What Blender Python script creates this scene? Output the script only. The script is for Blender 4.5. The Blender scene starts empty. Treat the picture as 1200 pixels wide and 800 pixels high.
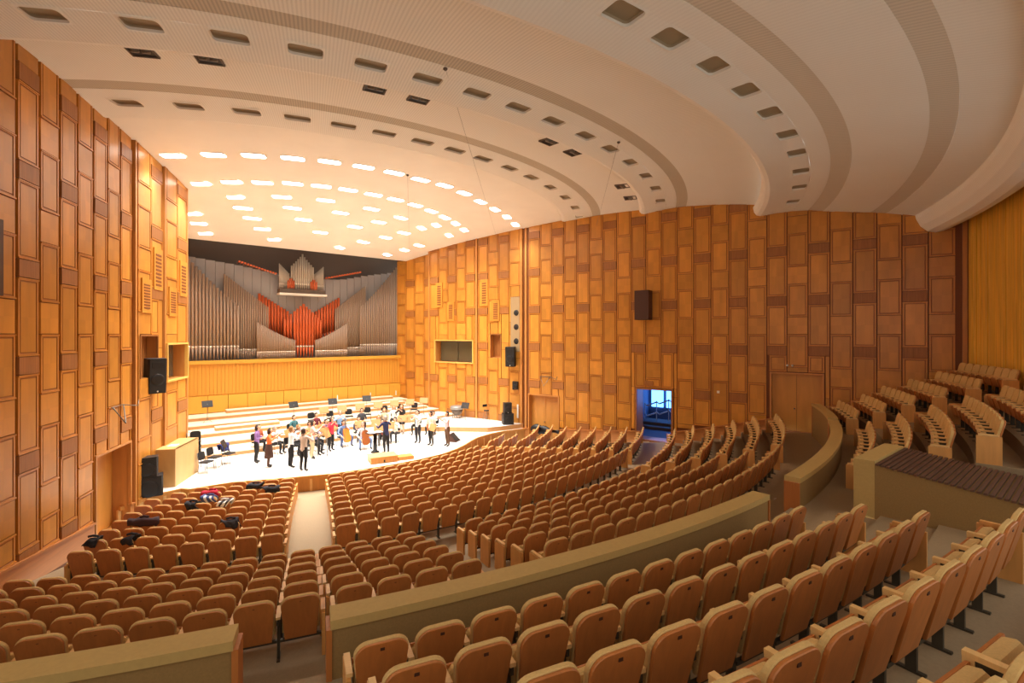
import bpy, bmesh, math, random
from mathutils import Vector, Matrix
random.seed(7)
S = bpy.context.scene
COL = S.collection
PI = math.pi

# ------------------------------------------------------------------ camera, world, exposure
# hall frame: x across, y towards the stage, z up, stage floor z = 0; seating and ceiling are concentric about C
CAM = (-9.6, 0.0, 5.85)
cam_d = bpy.data.cameras.new('camera'); cam = bpy.data.objects.new('camera', cam_d); COL.objects.link(cam)
cam.location = CAM
cam.rotation_euler = (math.radians(90), 0, math.radians(-39.0))
cam_d.sensor_width = 36.0; cam_d.lens = 567.0/1200.0*36.0
cam_d.shift_y = -7.7/1200.0
cam_d.clip_start = 0.05; cam_d.clip_end = 300
S.camera = cam

W = bpy.data.worlds.new('hall_ambient'); S.world = W; W.use_nodes = True
WB = W.node_tree.nodes['Background']
WB.inputs[0].default_value = (1.0, 0.95, 0.85, 1); WB.inputs[1].default_value = 0.40

S.view_settings.view_transform = 'Standard'; S.view_settings.look = 'None'
S.view_settings.gamma = 1.0; S.view_settings.use_curve_mapping = False
S.view_settings.exposure = 1.32
STAGE_SPOT = 320.0       # watts of each stage downlight
DIFFUSER = 6.0           # glow of each stage downlight's glass
LAMP_COL = (1.0, 0.975, 0.91)

CX, CY = 0.0, 31.7       # common centre of the rows of seats and of the ceiling arcs
def pol(r, t, z=0.0):
    a = math.radians(t); return Vector((CX + r*math.sin(a), CY - r*math.cos(a), z))
def rt(x, y):
    return math.hypot(x-CX, CY-y), math.degrees(math.atan2(x-CX, CY-y))
def project(p):
    a = math.radians(-39); rx, ry = math.cos(a), -math.sin(a)
    vx, vy = p[0]-CAM[0], p[1]-CAM[1]
    # camera right and forward in the hall frame
    X = vx*math.cos(math.radians(39)) - vy*math.sin(math.radians(39))
    Z = vx*math.sin(math.radians(39)) + vy*math.cos(math.radians(39))
    if Z < 0.2: return None
    return 600+567*X/Z, 392.3+567*(CAM[2]-p[2])/Z, Z

# ------------------------------------------------------------------ materials
def srgb(r, g, b):
    f = lambda c: ((c/255.0)/12.92 if c/255.0 <= 0.04045 else ((c/255.0+0.055)/1.055)**2.4)
    return (f(r), f(g), f(b), 1)
MATS = {}
def mat(name, col, rough=0.6, metal=0.0, var=0.0, grain=None, emit=0.0, bump=0.0, spec=0.5, check=0.0):
    """procedural material: base colour, per-object variation, stretched noise grain (object space), veneer check"""
    if name in MATS: return MATS[name]
    m = bpy.data.materials.new(name); m.use_nodes = True
    nt = m.node_tree; N = nt.nodes; L = nt.links
    b = N['Principled BSDF']; b.inputs['Roughness'].default_value = rough; b.inputs['Metallic'].default_value = metal
    b.inputs['Specular IOR Level'].default_value = spec
    b.inputs['Base Color'].default_value = col
    src = None
    def mixc(a, bcol, fac, mode='MULTIPLY'):
        mx = N.new('ShaderNodeMix'); mx.data_type = 'RGBA'; mx.blend_type = mode
        if isinstance(fac, (int, float)): mx.inputs[0].default_value = fac
        else: L.new(fac, mx.inputs[0])
        for i, v in ((6, a), (7, bcol)):
            if isinstance(v, tuple): mx.inputs[i].default_value = v
            else: L.new(v, mx.inputs[i])
        return mx.outputs[2]
    cur = col
    if grain:
        tc = N.new('ShaderNodeTexCoord'); mp = N.new('ShaderNodeMapping'); L.new(tc.outputs['Object'], mp.inputs[0])
        mp.inputs['Scale'].default_value = grain[0]
        if var:
            oi = N.new('ShaderNodeObjectInfo'); ad = N.new('ShaderNodeVectorMath'); ad.operation = 'MULTIPLY_ADD'
            cb = N.new('ShaderNodeCombineXYZ'); L.new(oi.outputs['Random'], cb.inputs[0]); L.new(oi.outputs['Random'], cb.inputs[2])
            ad.inputs[1].default_value = (37, 0, 91); L.new(cb.outputs[0], ad.inputs[0]); L.new(mp.outputs[0], ad.inputs[2])
            vec = ad.outputs[0]
        else: vec = mp.outputs[0]
        nz = N.new('ShaderNodeTexNoise'); nz.inputs['Scale'].default_value = 1.0; nz.inputs['Detail'].default_value = 4; nz.inputs['Distortion'].default_value = 0.6
        L.new(vec, nz.inputs['Vector'])
        mr = N.new('ShaderNodeMapRange'); mr.inputs[1].default_value = 0.3; mr.inputs[2].default_value = 0.7
        mr.inputs[3].default_value = 1.0-grain[1]; mr.inputs[4].default_value = 1.0+grain[1]*0.35
        L.new(nz.outputs['Fac'], mr.inputs[0])
        cur = mixc(cur, mr.outputs[0], 1.0)
        if bump:
            bp = N.new('ShaderNodeBump'); bp.inputs['Strength'].default_value = bump; bp.inputs['Distance'].default_value = 0.01
            L.new(nz.outputs['Fac'], bp.inputs['Height']); L.new(bp.outputs[0], b.inputs['Normal'])
        if check:
            sx = N.new('ShaderNodeSeparateXYZ'); L.new(tc.outputs['Object'], sx.inputs[0])
            pr = N.new('ShaderNodeMath'); pr.operation = 'MULTIPLY'; L.new(sx.outputs[0], pr.inputs[0]); L.new(sx.outputs[2], pr.inputs[1])
            gt = N.new('ShaderNodeMath'); gt.operation = 'GREATER_THAN'; L.new(pr.outputs[0], gt.inputs[0]); gt.inputs[1].default_value = 0
            mr2 = N.new('ShaderNodeMapRange'); mr2.inputs[3].default_value = 1.0; mr2.inputs[4].default_value = 1.0-check
            L.new(gt.outputs[0], mr2.inputs[0]); cur = mixc(cur, mr2.outputs[0], 1.0)
    if var:
        oi = N.new('ShaderNodeObjectInfo'); mr = N.new('ShaderNodeMapRange')
        mr.inputs[3].default_value = 1.0-var; mr.inputs[4].default_value = 1.0+var*0.5
        L.new(oi.outputs['Random'], mr.inputs[0]); cur = mixc(cur, mr.outputs[0], 1.0)
    if not isinstance(cur, tuple): L.new(cur, b.inputs['Base Color'])
    if emit:
        b.inputs['Emission Color'].default_value = col; b.inputs['Emission Strength'].default_value = emit
    MATS[name] = m
    return m

M = {}
M['panel'] = mat('veneer_panel', srgb(214, 144, 56), 0.36, var=0.18, grain=((2.2, 2.2, 0.5), 0.16), check=0.06)
M['panel_frame'] = mat('panel_moulding', srgb(206, 134, 52), 0.38, var=0.12, grain=((3, 3, 1), 0.12))
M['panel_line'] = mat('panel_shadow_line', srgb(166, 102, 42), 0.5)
M['strip'] = mat('panel_strip_dark', srgb(168, 106, 50), 0.5, var=0.10, grain=((30, 30, 1.0), 0.25))
M['wallbase'] = mat('wall_joint_wood', srgb(126, 70, 26), 0.6)
M['post'] = mat('wall_post_wood', srgb(202, 136, 68), 0.42, grain=((6, 6, .6), 0.12))
M['dado'] = mat('dado_wood', srgb(196, 124, 64), 0.45, grain=((1, 1, 12), 0.15))
M['door'] = mat('door_veneer', srgb(212, 146, 66), 0.4, var=0.06, grain=((3, 3, .5), 0.14))
M['plank'] = mat('back_wall_boards', srgb(250, 190, 72), 0.5, grain=((9, 9, .45), 0.26), bump=0.2)
M['balus'] = mat('organ_loft_boards', srgb(216, 152, 52), 0.55, grain=((16, 16, .25), 0.14), bump=0.15)
M['balus_pan'] = mat('organ_loft_panel', srgb(220, 164, 58), 0.55, var=0.05, grain=((1.5, 1.5, .6), 0.08))
M['cream_wood'] = mat('cream_cap', srgb(226, 180, 92), 0.5, grain=((2, 2, 4), 0.06))
M['parapet'] = mat('parapet_cloth_tan', srgb(150, 116, 66), 0.85, grain=((40, 40, 40), 0.10))
M['parapet_top'] = mat('parapet_cap_tan', srgb(190, 156, 92), 0.7, grain=((20, 20, 20), 0.06))
M['seat_wood'] = mat('seat_plywood', srgb(190, 114, 54), 0.42, var=0.14, grain=((14, 14, 1.2), 0.14))
M['seat_pad'] = mat('seat_upholstery', srgb(214, 174, 110), 0.9, var=0.05, grain=((60, 60, 60), 0.10))
M['armrest'] = mat('armrest_beech', srgb(236, 188, 120), 0.4, grain=((6, 30, 6), 0.10))
M['endpan'] = mat('row_end_beech', srgb(220, 156, 84), 0.45, grain=((10, 10, 1), 0.12))
M['leg'] = mat('seat_stand_metal', srgb(78, 70, 56), 0.45, metal=0.4)
M['plate'] = mat('number_plate_brown', srgb(70, 38, 22), 0.5)
M['carpet'] = mat('floor_beige', srgb(158, 134, 102), 0.75, grain=((30, 30, 30), 0.10))
M['stagefloor'] = mat('stage_maple', srgb(244, 238, 228), 0.5, grain=((.4, 8, 1), 0.05))
M['riser'] = mat('riser_maple', srgb(240, 226, 200), 0.5, grain=((.5, 6, 6), 0.07))
M['risedge'] = mat('riser_edge_beech', srgb(196, 148, 96), 0.5, grain=((.5, 6, 6), 0.10))
M['stagefront'] = mat('stage_front_oak', srgb(206, 140, 66), 0.5, grain=((12, 12, .8), 0.14))
M['pipe'] = mat('organ_pipe_zinc', srgb(166, 142, 122), 0.5, metal=0.15)
M['pipe_lip'] = mat('organ_pipe_tin', srgb(226, 216, 204), 0.3, metal=0.5)
M['pipe_tin'] = mat('organ_pipe_bright', srgb(190, 180, 166), 0.4, metal=0.25)
M['copper'] = mat('organ_pipe_copper', srgb(206, 98, 50), 0.45, metal=0.2)
M['organ_back'] = mat('organ_case_grey', srgb(150, 146, 146), 0.6, var=0.05)
M['dark'] = mat('dark_grey_wall', srgb(104, 92, 84), 0.8)
M['black'] = mat('black_plastic', srgb(26, 25, 26), 0.5)
M['grille'] = mat('speaker_grille_black', srgb(38, 37, 38), 0.6, grain=((90, 90, 90), 0.4))
M['brownbox'] = mat('brown_speaker_box', srgb(74, 40, 28), 0.5)
M['console'] = mat('console_oak', srgb(206, 164, 104), 0.5, grain=((3, 3, .8), 0.10))
M['glassroom'] = mat('control_window_glass', srgb(92, 88, 70), 0.12, spec=0.7)
M['grey'] = mat('grey_metal', srgb(150, 148, 146), 0.4, metal=0.5)
M['steel'] = mat('thin_steel', srgb(120, 116, 110), 0.4, metal=0.7)
M['white'] = mat('white_paint', srgb(235, 230, 222), 0.6)
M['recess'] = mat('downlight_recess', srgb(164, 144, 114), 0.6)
M['lamp_rim'] = mat('ceiling_lamp_rim', srgb(244, 238, 228), 0.65)
M['slat'] = mat('slat_top_brown', srgb(96, 62, 44), 0.6)
M['blue'] = mat('blue_daylight_glass', (0.10, 0.32, 1.0, 1), 0.3, emit=2.2)
M['bluewall'] = mat('corridor_plaster', srgb(90, 100, 120), 0.7)
M['redcloth'] = mat('red_fabric', srgb(170, 24, 48), 0.9)
M['skin'] = mat('skin', srgb(224, 172, 140), 0.55)
M['hair_dark'] = mat('hair_dark', srgb(46, 32, 26), 0.6)
M['hair_grey'] = mat('hair_grey', srgb(150, 140, 130), 0.6)
M['hair_fair'] = mat('hair_fair', srgb(150, 106, 60), 0.6)
M['shoe'] = mat('shoe_leather', srgb(34, 28, 26), 0.4)
M['lips'] = mat('lips', srgb(170, 96, 86), 0.5)
def cloth(r, g, b): return mat('cloth_%d_%d_%d' % (r, g, b), srgb(r, g, b), 0.9)

# ceiling: cream slats fanning out from C (a fine radial rib, colour and bump)
def ceiling_mat(name, c1, c2, amount, pitch):
    m = bpy.data.materials.new(name); m.use_nodes = True
    nt = m.node_tree; N = nt.nodes; L = nt.links; b = N['Principled BSDF']; b.inputs['Roughness'].default_value = 0.65
    b.inputs['Specular IOR Level'].default_value = 0.3
    tc = N.new('ShaderNodeTexCoord'); sx = N.new('ShaderNodeSeparateXYZ'); L.new(tc.outputs['Object'], sx.inputs[0])
    dy = N.new('ShaderNodeMath'); dy.operation = 'SUBTRACT'; dy.inputs[0].default_value = CY; L.new(sx.outputs[1], dy.inputs[1])
    at = N.new('ShaderNodeMath'); at.operation = 'ARCTAN2'; L.new(sx.outputs[0], at.inputs[0]); L.new(dy.outputs[0], at.inputs[1])
    ml = N.new('ShaderNodeMath'); ml.operation = 'MULTIPLY'; L.new(at.outputs[0], ml.inputs[0]); ml.inputs[1].default_value = 2*PI*21.0/pitch
    sn = N.new('ShaderNodeMath'); sn.operation = 'SINE'; L.new(ml.outputs[0], sn.inputs[0])
    mr = N.new('ShaderNodeMapRange'); mr.inputs[1].default_value = -0.5; mr.inputs[2].default_value = 0.3
    mr.inputs[3].default_value = 1.0-amount; mr.inputs[4].default_value = 1.0; L.new(sn.outputs[0], mr.inputs[0])
    nz = N.new('ShaderNodeTexNoise'); nz.inputs['Scale'].default_value = 0.6; nz.inputs['Detail'].default_value = 5; L.new(tc.outputs['Object'], nz.inputs['Vector'])
    mx = N.new('ShaderNodeMix'); mx.data_type = 'RGBA'; L.new(nz.outputs['Fac'], mx.inputs[0]); mx.inputs[6].default_value = c1; mx.inputs[7].default_value = c2
    mu = N.new('ShaderNodeMix'); mu.data_type = 'RGBA'; mu.blend_type = 'MULTIPLY'; mu.inputs[0].default_value = 1.0
    L.new(mx.outputs[2], mu.inputs[6]); L.new(mr.outputs[0], mu.inputs[7]); L.new(mu.outputs[2], b.inputs['Base Color'])
    return m
M['ceil'] = ceiling_mat('ceiling_cream_slats', srgb(250, 247, 240), srgb(245, 240, 230), 0.11, 0.078)
M['ceil_rear'] = ceiling_mat('ceiling_cream_fine_slats', srgb(250, 247, 240), srgb(244, 238, 228), 0.04, 0.078)
M['ceil_stage'] = mat('ceiling_cream_smooth', srgb(248, 243, 234), 0.6, grain=((.5, .5, .5), 0.04))
M['band_rear'] = ceiling_mat('ceiling_air_grille_pale', srgb(228, 218, 202), srgb(220, 210, 194), 0.12, 0.078)
M['band'] = ceiling_mat('ceiling_air_grille', srgb(214, 202, 184), srgb(206, 194, 174), 0.22, 0.078)

# ------------------------------------------------------------------ mesh helpers
class MB:
    def __init__(s): s.v = []; s.f = []; s.m = []; s.sm = []
    def add(s, vs, fs, mi=0, smooth=False):
        o = len(s.v); s.v += [tuple(p) for p in vs]
        for f in fs: s.f.append(tuple(i+o for i in f)); s.m.append(mi); s.sm.append(smooth)
        return s
    def box(s, x0, x1, y0, y1, z0, z1, mi=0, mt=None):
        vs = [Vector(p) for p in ((x0,y0,z0),(x1,y0,z0),(x1,y1,z0),(x0,y1,z0),(x0,y0,z1),(x1,y0,z1),(x1,y1,z1),(x0,y1,z1))]
        if mt is not None: vs = [mt @ p for p in vs]
        return s.add(vs, [(0,3,2,1),(4,5,6,7),(0,1,5,4),(1,2,6,5),(2,3,7,6),(3,0,4,7)], mi)
    def prism(s, pts, z0, z1, mi=0, mt=None, mi_top=None):
        n = len(pts); vs = [Vector((p[0], p[1], z0)) for p in pts] + [Vector((p[0], p[1], z1)) for p in pts]
        if mt is not None: vs = [mt @ p for p in vs]
        o = len(s.v); s.add(vs, [tuple(reversed(range(n)))] + [(i, (i+1) % n, n+(i+1) % n, n+i) for i in range(n)], mi)
        s.f.append(tuple(o+n+i for i in range(n))); s.m.append(mi if mi_top is None else mi_top); s.sm.append(False)
        return s
    def rings(s, rings, mi=0, smooth=True, cap0=True, cap1=True, closed=True):
        n = len(rings[0]); vs = [p for r in rings for p in r]; fs = []
        for k in range(len(rings)-1):
            for i in range(n if closed else n-1):
                j = (i+1) % n; fs.append((k*n+i, k*n+j, (k+1)*n+j, (k+1)*n+i))
        o = len(s.v); s.add(vs, fs, mi, smooth)
        if cap0: s.f.append(tuple(o+i for i in reversed(range(n)))); s.m.append(mi); s.sm.append(False)
        if cap1: s.f.append(tuple(o+(len(rings)-1)*n+i for i in range(n))); s.m.append(mi); s.sm.append(False)
        return s
    def lathe(s, prof, c=(0,0,0), n=12, mi=0, axis='z', mt=None):
        R = []
        for r, z in prof:
            ring = []
            for i in range(n):
                a = 2*PI*i/n; p = Vector((c[0]+r*math.cos(a), c[1]+r*math.sin(a), c[2]+z))
                ring.append(mt @ p if mt is not None else p)
            R.append(ring)
        return s.rings(R, mi)
    def tube(s, pts, r, n=6, mi=0):
        pts = [Vector(p) for p in pts]; R = []
        for i, p in enumerate(pts):
            d = (pts[min(i+1, len(pts)-1)] - pts[max(i-1, 0)]).normalized()
            u = d.orthogonal().normalized(); w = d.cross(u); rr = r[i] if isinstance(r, (list, tuple)) else r
            if i and R:  # keep rings aligned
                u = (u0 - d*u0.dot(d)).normalized(); w = d.cross(u)
            u0 = u
            R.append([p + u*rr*math.cos(2*PI*k/n) + w*rr*math.sin(2*PI*k/n) for k in range(n)])
        return s.rings(R, mi)
    def ell(s, c, rad, n=10, k=6, mi=0, mt=None):
        R = []
        for j in range(k+1):
            a = -PI/2 + PI*j/k; a = max(-PI/2+0.12, min(PI/2-0.12, a))
            ring = []
            for i in range(n):
                b = 2*PI*i/n; p = Vector((c[0]+rad[0]*math.cos(a)*math.cos(b), c[1]+rad[1]*math.cos(a)*math.sin(b), c[2]+rad[2]*math.sin(a)))
                ring.append(mt @ p if mt is not None else p)
            R.append(ring)
        return s.rings(R, mi)
    def mesh(s, name, mats):
        me = bpy.data.meshes.new(name); me.from_pydata(s.v, [], s.f)
        for m in (mats if isinstance(mats, (list, tuple)) else [mats]): me.materials.append(m)
        me.polygons.foreach_set('material_index', s.m); me.polygons.foreach_set('use_smooth', s.sm)
        me.update()
        return me
    def build(s, name, mats, parent=None, loc=None, rotz=0.0):
        return link(name, s.mesh(name, mats), parent, loc, rotz)
def link(name, data, parent=None, loc=None, rotz=0.0):
    o = bpy.data.objects.new(name, data); COL.objects.link(o)
    if loc is not None: o.location = loc
    if rotz: o.rotation_euler = (0, 0, rotz)
    if parent is not None: o.parent = parent
    return o
def tag(o, label=None, cat=None, group=None, kind=None):
    if label: o['label'] = label
    if cat: o['category'] = cat
    if group: o['group'] = group
    if kind: o['kind'] = kind
    return o
def thing(name, label, cat, loc=(0,0,0), rotz=0.0, group=None):
    return tag(link(name, None, None, loc, rotz), label, cat, group)
ORD = ['first','second','third','fourth','fifth','sixth','seventh','eighth','ninth','tenth','eleventh','twelfth','thirteenth','fourteenth','fifteenth','sixteenth','seventeenth','eighteenth','nineteenth','twentieth']
def ordn(i):
    if i < 20: return ORD[i]
    t = {20:'twentieth',30:'thirtieth',40:'fortieth'}
    i += 1
    tens = {2:'twenty',3:'thirty',4:'forty'}[i//10]
    return t[i] if i % 10 == 0 else tens + '-' + ORD[i % 10 - 1]

# ------------------------------------------------------------------ the walls' plan lines
RO = Vector((6.90, 34.0)); RD = Vector((0.287, -0.958)).normalized()     # right wall: origin by the organ, running to the back
LO = Vector((-7.47, 25.94)); LD = Vector((-0.3746, -0.927)).normalized() # left wall: origin at its stage end
def wall_x(side, y):
    if side > 0: return RO.x + (RO.y-y)*RD.x/(-RD.y)
    return LO.x + (LO.y-y)*LD.x/(-LD.y)
def tlim(r, side, pad=0.0):
    t = 0.0
    while t < 80:
        t += 0.1; p = pol(r, side*t)
        if side*p.x > side*wall_x(side, p.y) + pad: return side*t
    return side*80

# floor heights along the radius
def zfloor(r, t=0.0):
    if r < 12.1: return -0.65
    if r < 20.4: return -0.65 + (r-12.1)/(20.4-12.1)*0.80
    if r < 21.18: return 0.20
    if r < 26.34: return 0.26 + 0.232*max(0, min(5, int((r-21.18)/0.86)))
    if r < 27.45: return 1.42
    if t < 2.5: return 2.15 + 0.29*max(0, min(5, int((r-28.09)/0.865)))
    return 2.13 + 0.35*max(0, min(5, int((r-27.95)/0.76)))

def arc_strip(mb, r0, r1, z0, z1, t0, t1, step=1.5, mi=0, drop=None):
    """annular strip; drop = height of the riser face at r1's inner side"""
    n = max(1, int(abs(t1-t0)/step))
    vs = []
    for i in range(n+1):
        t = t0+(t1-t0)*i/n; vs += [pol(r0, t, z0), pol(r1, t, z1)]
    mb.add(vs, [(2*i, 2*i+1, 2*i+3, 2*i+2) for i in range(n)], mi)
    if drop is not None:
        vs = []
        for i in range(n+1):
            t = t0+(t1-t0)*i/n; vs += [pol(r0, t, drop), pol(r0, t, z0)]
        mb.add(vs, [(2*i, 2*i+1, 2*i+3, 2*i+2) for i in range(n)], mi)

# ------------------------------------------------------------------ floor
def build_floor():
    mb = MB()
    segs = [(9.6, 12.1, -0.65, -0.65, None), (12.1, 20.4, -0.65, 0.15, None), (20.4, 21.18, 0.15, 0.20, None)]
    prev = 0.20
    for i in range(6):
        z = 0.26+0.232*i; r0 = 21.18+0.86*i
        segs.append((r0, r0+0.86, z, z, prev)); prev = z
    segs.append((26.34, 27.45, 1.42, 1.42, None))
    for r0, r1, z0, z1, drop in segs:
        arc_strip(mb, r0, r1, z0, z1, tlim(r1, -1), tlim(r1, 1), drop=drop)
    # upper tier, two terraces of different pitch either side of the stair at 2.5 degrees
    prev = 1.42
    for i in range(-1, 6):
        z = 2.15 if i < 0 else 2.15+0.29*i
        r0, r1 = (27.45, 28.09) if i < 0 else (28.09+0.865*i, 28.09+0.865*(i+1) if i < 5 else 34.6)
        te = 0.0 if i < 0 else (-0.6, -1.4, -2.2, -2.7, -3.6, -3.6)[i]; za = 2.15+0.09*(i+1)
        arc_strip(mb, r0, r1, z, z, -46, te, drop=prev); prev = z
        arc_strip(mb, r0, r1, za, za, te, 3.75, drop=za-0.09 if i >= 0 else 1.42)
        a, b = pol(r0, te), pol(r1, te); mb.add([(a.x, a.y, za), (b.x, b.y, za), (b.x, b.y, z), (a.x, a.y, z)], [(0, 1, 2, 3)])
    prev = 1.42
    for i in range(-1, 6):
        z = 2.13 if i < 0 else 2.13+0.35*i
        r0, r1 = (27.45, 27.95) if i < 0 else (27.95+0.76*i, 27.95+0.76*(i+1) if i < 5 else 34.6)
        arc_strip(mb, r0, r1, z, z, 8.1, tlim(r1, 1), drop=prev); prev = z
        arc_strip(mb, r0, r1, 2.13, 2.13, 3.75, 8.1, drop=1.42 if i < 0 else None)
        a, b = pol(r0, 8.1), pol(r1, 8.1); mb.add([(a.x, a.y, 2.13), (b.x, b.y, 2.13), (b.x, b.y, z), (a.x, a.y, z)], [(0, 1, 2, 3)])
    f = mb.build('floor', M['carpet']); tag(f, kind='structure')
    # stairs through the two gaps of the parapet
    for k, (ta, tb) in enumerate(((-18.3, -16.7), (0.25, 3.1))):
        st = MB()
        for j in range(2):
            r0 = 26.95+0.25*j
            st2 = []
            n = 6
            for i in range(n+1): st2.append(pol(r0, ta+(tb-ta)*i/n))
            for i in range(n, -1, -1): st2.append(pol(27.45, ta+(tb-ta)*i/n))
            st.prism([(p.x, p.y) for p in st2], 1.42+0.001, 1.42+0.243*(j+1))
        tag(st.build('trim_%d' % (20+k), M['carpet']), kind='structure')
build_floor()

# ------------------------------------------------------------------ ceiling
def z_stage(y): return 12.75 - 1.4*max(0.0, (y-16.2)/18.2)**2
SEC2 = [(15.45, 12.88), (15.5, 12.7), (15.6, 12.61), (15.75, 12.58), (16.0, 12.59), (16.36, 12.61), (16.84, 12.63), (17.35, 12.65), (17.80, 12.66), (19.0, 12.64), (20.4, 12.58)]
SEC3 = [(19.85, 12.72), (19.9, 12.5), (20.0, 12.39), (20.15, 12.35), (20.4, 12.37), (20.7, 12.4), (21.2, 12.44), (21.7, 12.45), (22.2, 12.44), (23.5, 12.32), (24.6, 12.15), (25.7, 11.95)]
SEC4 = [(25.15, 11.91), (25.2, 11.66), (25.3, 11.52), (25.45, 11.46), (25.75, 11.48), (26.17, 11.51), (26.73, 11.51), (27.3, 11.46), (27.85, 11.34), (29.5, 11.04), (30.0, 10.93), (31.2, 10.64)]
SEC5 = [(30.87, 10.95), (30.94, 10.55), (31.07, 10.25), (31.27, 10.03), (31.52, 9.94), (31.77, 9.98), (32.02, 10.16), (32.2, 10.45), (32.27, 10.85), (34.8, 10.95)]
def prof_z(P, r):
    for (a, za), (b, zb) in zip(P, P[1:]):
        if a <= r <= b: return za+(zb-za)*(r-a)/(b-a)
    return P[-1][1]
def ceil_z(r):
    for P in (SEC2, SEC3, SEC4, SEC5):
        if P[3][0] <= r and (P is SEC5 or r < {id(SEC2): 20.0, id(SEC3): 25.3, id(SEC4): 31.0}.get(id(P), 99)): return prof_z(P, r)
    return 12.7
HOLES = {
 'SEC2': (16.36, 16.84, 0.80, [-34.7,-28.9,-23.5,-18.6,-13.9,-9.4,-4.7,-0.2,4.3,9.3,14.4,20.2,26.5,33.6,40.5]),
 'SEC3': (20.70, 21.20, 0.78, [-31.1,-26.2,-21.6,-17.4,-13.4,-9.5,-5.6,-1.8,2.1,6.4,10.6,15.2,20.3,25.6,31.6,37.9]),
 'SEC4': (26.17, 26.73, 0.72, [-8.9,-5.9,-3.1,0.2,3.6,7.1,11.0,14.8,19.2,23.7,28.5,33.6]),
}
BANDS = {'SEC2': (17.35, 17.80), 'SEC3': (21.70, 22.20), 'SEC4': (27.3, 27.85)}
BAND2 = (29.5, 30.0)
ceil_root = tag(link('ceiling', None), kind='structure')
def build_section(key, P):
    mb = MB(); bd = MB()
    hole = HOLES.get(key); band = BANDS.get(key)
    for (ra, za), (rb, zb) in zip(P, P[1:]):
        t0, t1 = tlim(max(rb, 16), -1, 0.6), tlim(max(rb, 16), 1, 0.6)
        if key in ('SEC4', 'SEC5'): t0 = max(t0, -60)
        if hole and abs(ra-hole[0]) < 1e-6:
            half = math.degrees(hole[2]/2/((ra+rb)/2)); edges = [t0]
            cells = []
            for a in hole[3]: cells.append((a-half, a+half))
            cur = t0
            for a, b in cells:
                if a > cur: arc_strip(mb, ra, rb, za, zb, cur, a)
                cur = b
            if cur < t1: arc_strip(mb, ra, rb, za, zb, cur, t1)
        elif (band and abs(ra-band[0]) < 1e-6) or (key == 'SEC4' and abs(ra-BAND2[0]) < 1e-6):
            # a recessed air grille: set 3 cm up into the ceiling
            arc_strip(bd, ra, rb, za+0.008, zb+0.008, t0, t1)
            for r, z in ((ra, za), (rb, zb)):
                vs = []
                n = 60
                for i in range(n+1):
                    t = t0+(t1-t0)*i/n; vs += [pol(r, t, z), pol(r, t, z+0.008)]
                bd.add(vs, [(2*i, 2*i+1, 2*i+3, 2*i+2) for i in range(n)])
        else:
            arc_strip(mb, ra, rb, za, zb, t0, t1, step=1.0)
    o = mb.build('ceiling_section', M['ceil' if key in ('SEC2', 'SEC3') else 'ceil_rear'], ceil_root)
    for p in o.data.polygons: p.use_smooth = True
    if bd.v: bd.build('air_grille', M['band' if key != 'SEC4' else 'band_rear'], ceil_root)
for key, P in (('SEC2', SEC2), ('SEC3', SEC3), ('SEC4', SEC4), ('SEC5', SEC5)): build_section(key, P)
# stage ceiling: one sheet falling towards the organ
mb = MB(); nx, ny = 28, 30
for j in range(ny+1):
    for i in range(nx+1):
        x = -13+26*i/nx; y = 15.2+(33.7-15.2)*j/ny
        mb.v.append((x, y, z_stage(y)))
for j in range(ny):
    for i in range(nx):
        a = j*(nx+1)+i; mb.f.append((a, a+1, a+nx+2, a+nx+1)); mb.m.append(0); mb.sm.append(True)
mb.build('ceiling_section', M['ceil_stage'], ceil_root)
mb = MB(); mb.add([(-10, 33.4, 12.55), (9, 33.4, 12.55), (9, 36.8, 12.45), (-10, 36.8, 12.45)], [(0, 1, 2, 3)]); mb.build('ceiling_section', M['dark'], ceil_root)  # unseen dark sheet added over the gap, keeps ambient light off the organ

# unlit downlights: each a recessed cup with a rounded rim
def rounded(w, h, r, n=4):
    pts = []
    for cx, cy, a0 in ((w/2-r, h/2-r, 0), (-w/2+r, h/2-r, 90), (-w/2+r, -h/2+r, 180), (w/2-r, -h/2+r, 270)):
        for i in range(n+1):
            a = math.radians(a0+90*i/n); pts.append((cx+r*math.cos(a), cy+r*math.sin(a)))
    return pts
def downlight_mesh(w, h):
    inner = rounded(w-0.03, h-0.06, 0.10, 4); n = len(inner)
    k = (w/2+0.03, h/2+0.03)
    outer = []
    for (x, y) in inner:   # push each rim point out to the cell's edge
        s = min(k[0]/abs(x) if x else 99, k[1]/abs(y) if y else 99); outer.append((x*s, y*s))
    rim = MB(); rim.rings([[Vector((x, y, 0.0)) for x, y in outer], [Vector((x, y, -0.012)) for x, y in inner], [Vector((x, y, 0.05)) for x, y in inner]], smooth=False, cap0=False, cap1=False)
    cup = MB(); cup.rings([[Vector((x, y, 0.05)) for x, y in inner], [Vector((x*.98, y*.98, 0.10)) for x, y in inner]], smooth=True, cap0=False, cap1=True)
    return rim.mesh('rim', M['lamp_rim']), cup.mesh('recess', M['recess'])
names = {'SEC2': 'the arc nearest the stage', 'SEC3': 'the middle arc', 'SEC4': 'the rear arc'}
for key, P in (('SEC2', SEC2), ('SEC3', SEC3), ('SEC4', SEC4)):
    ra, rb, wd, angs = HOLES[key]; rm, cm = downlight_mesh(wd, rb-ra)
    for i, a in enumerate(angs):
        r = (ra+rb)/2; z = prof_z(P, r)
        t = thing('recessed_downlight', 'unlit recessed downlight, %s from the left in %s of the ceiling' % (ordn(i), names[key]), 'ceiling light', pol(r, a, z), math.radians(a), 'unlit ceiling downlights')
        link('rim', rm, t); link('recess', cm, t)

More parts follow.
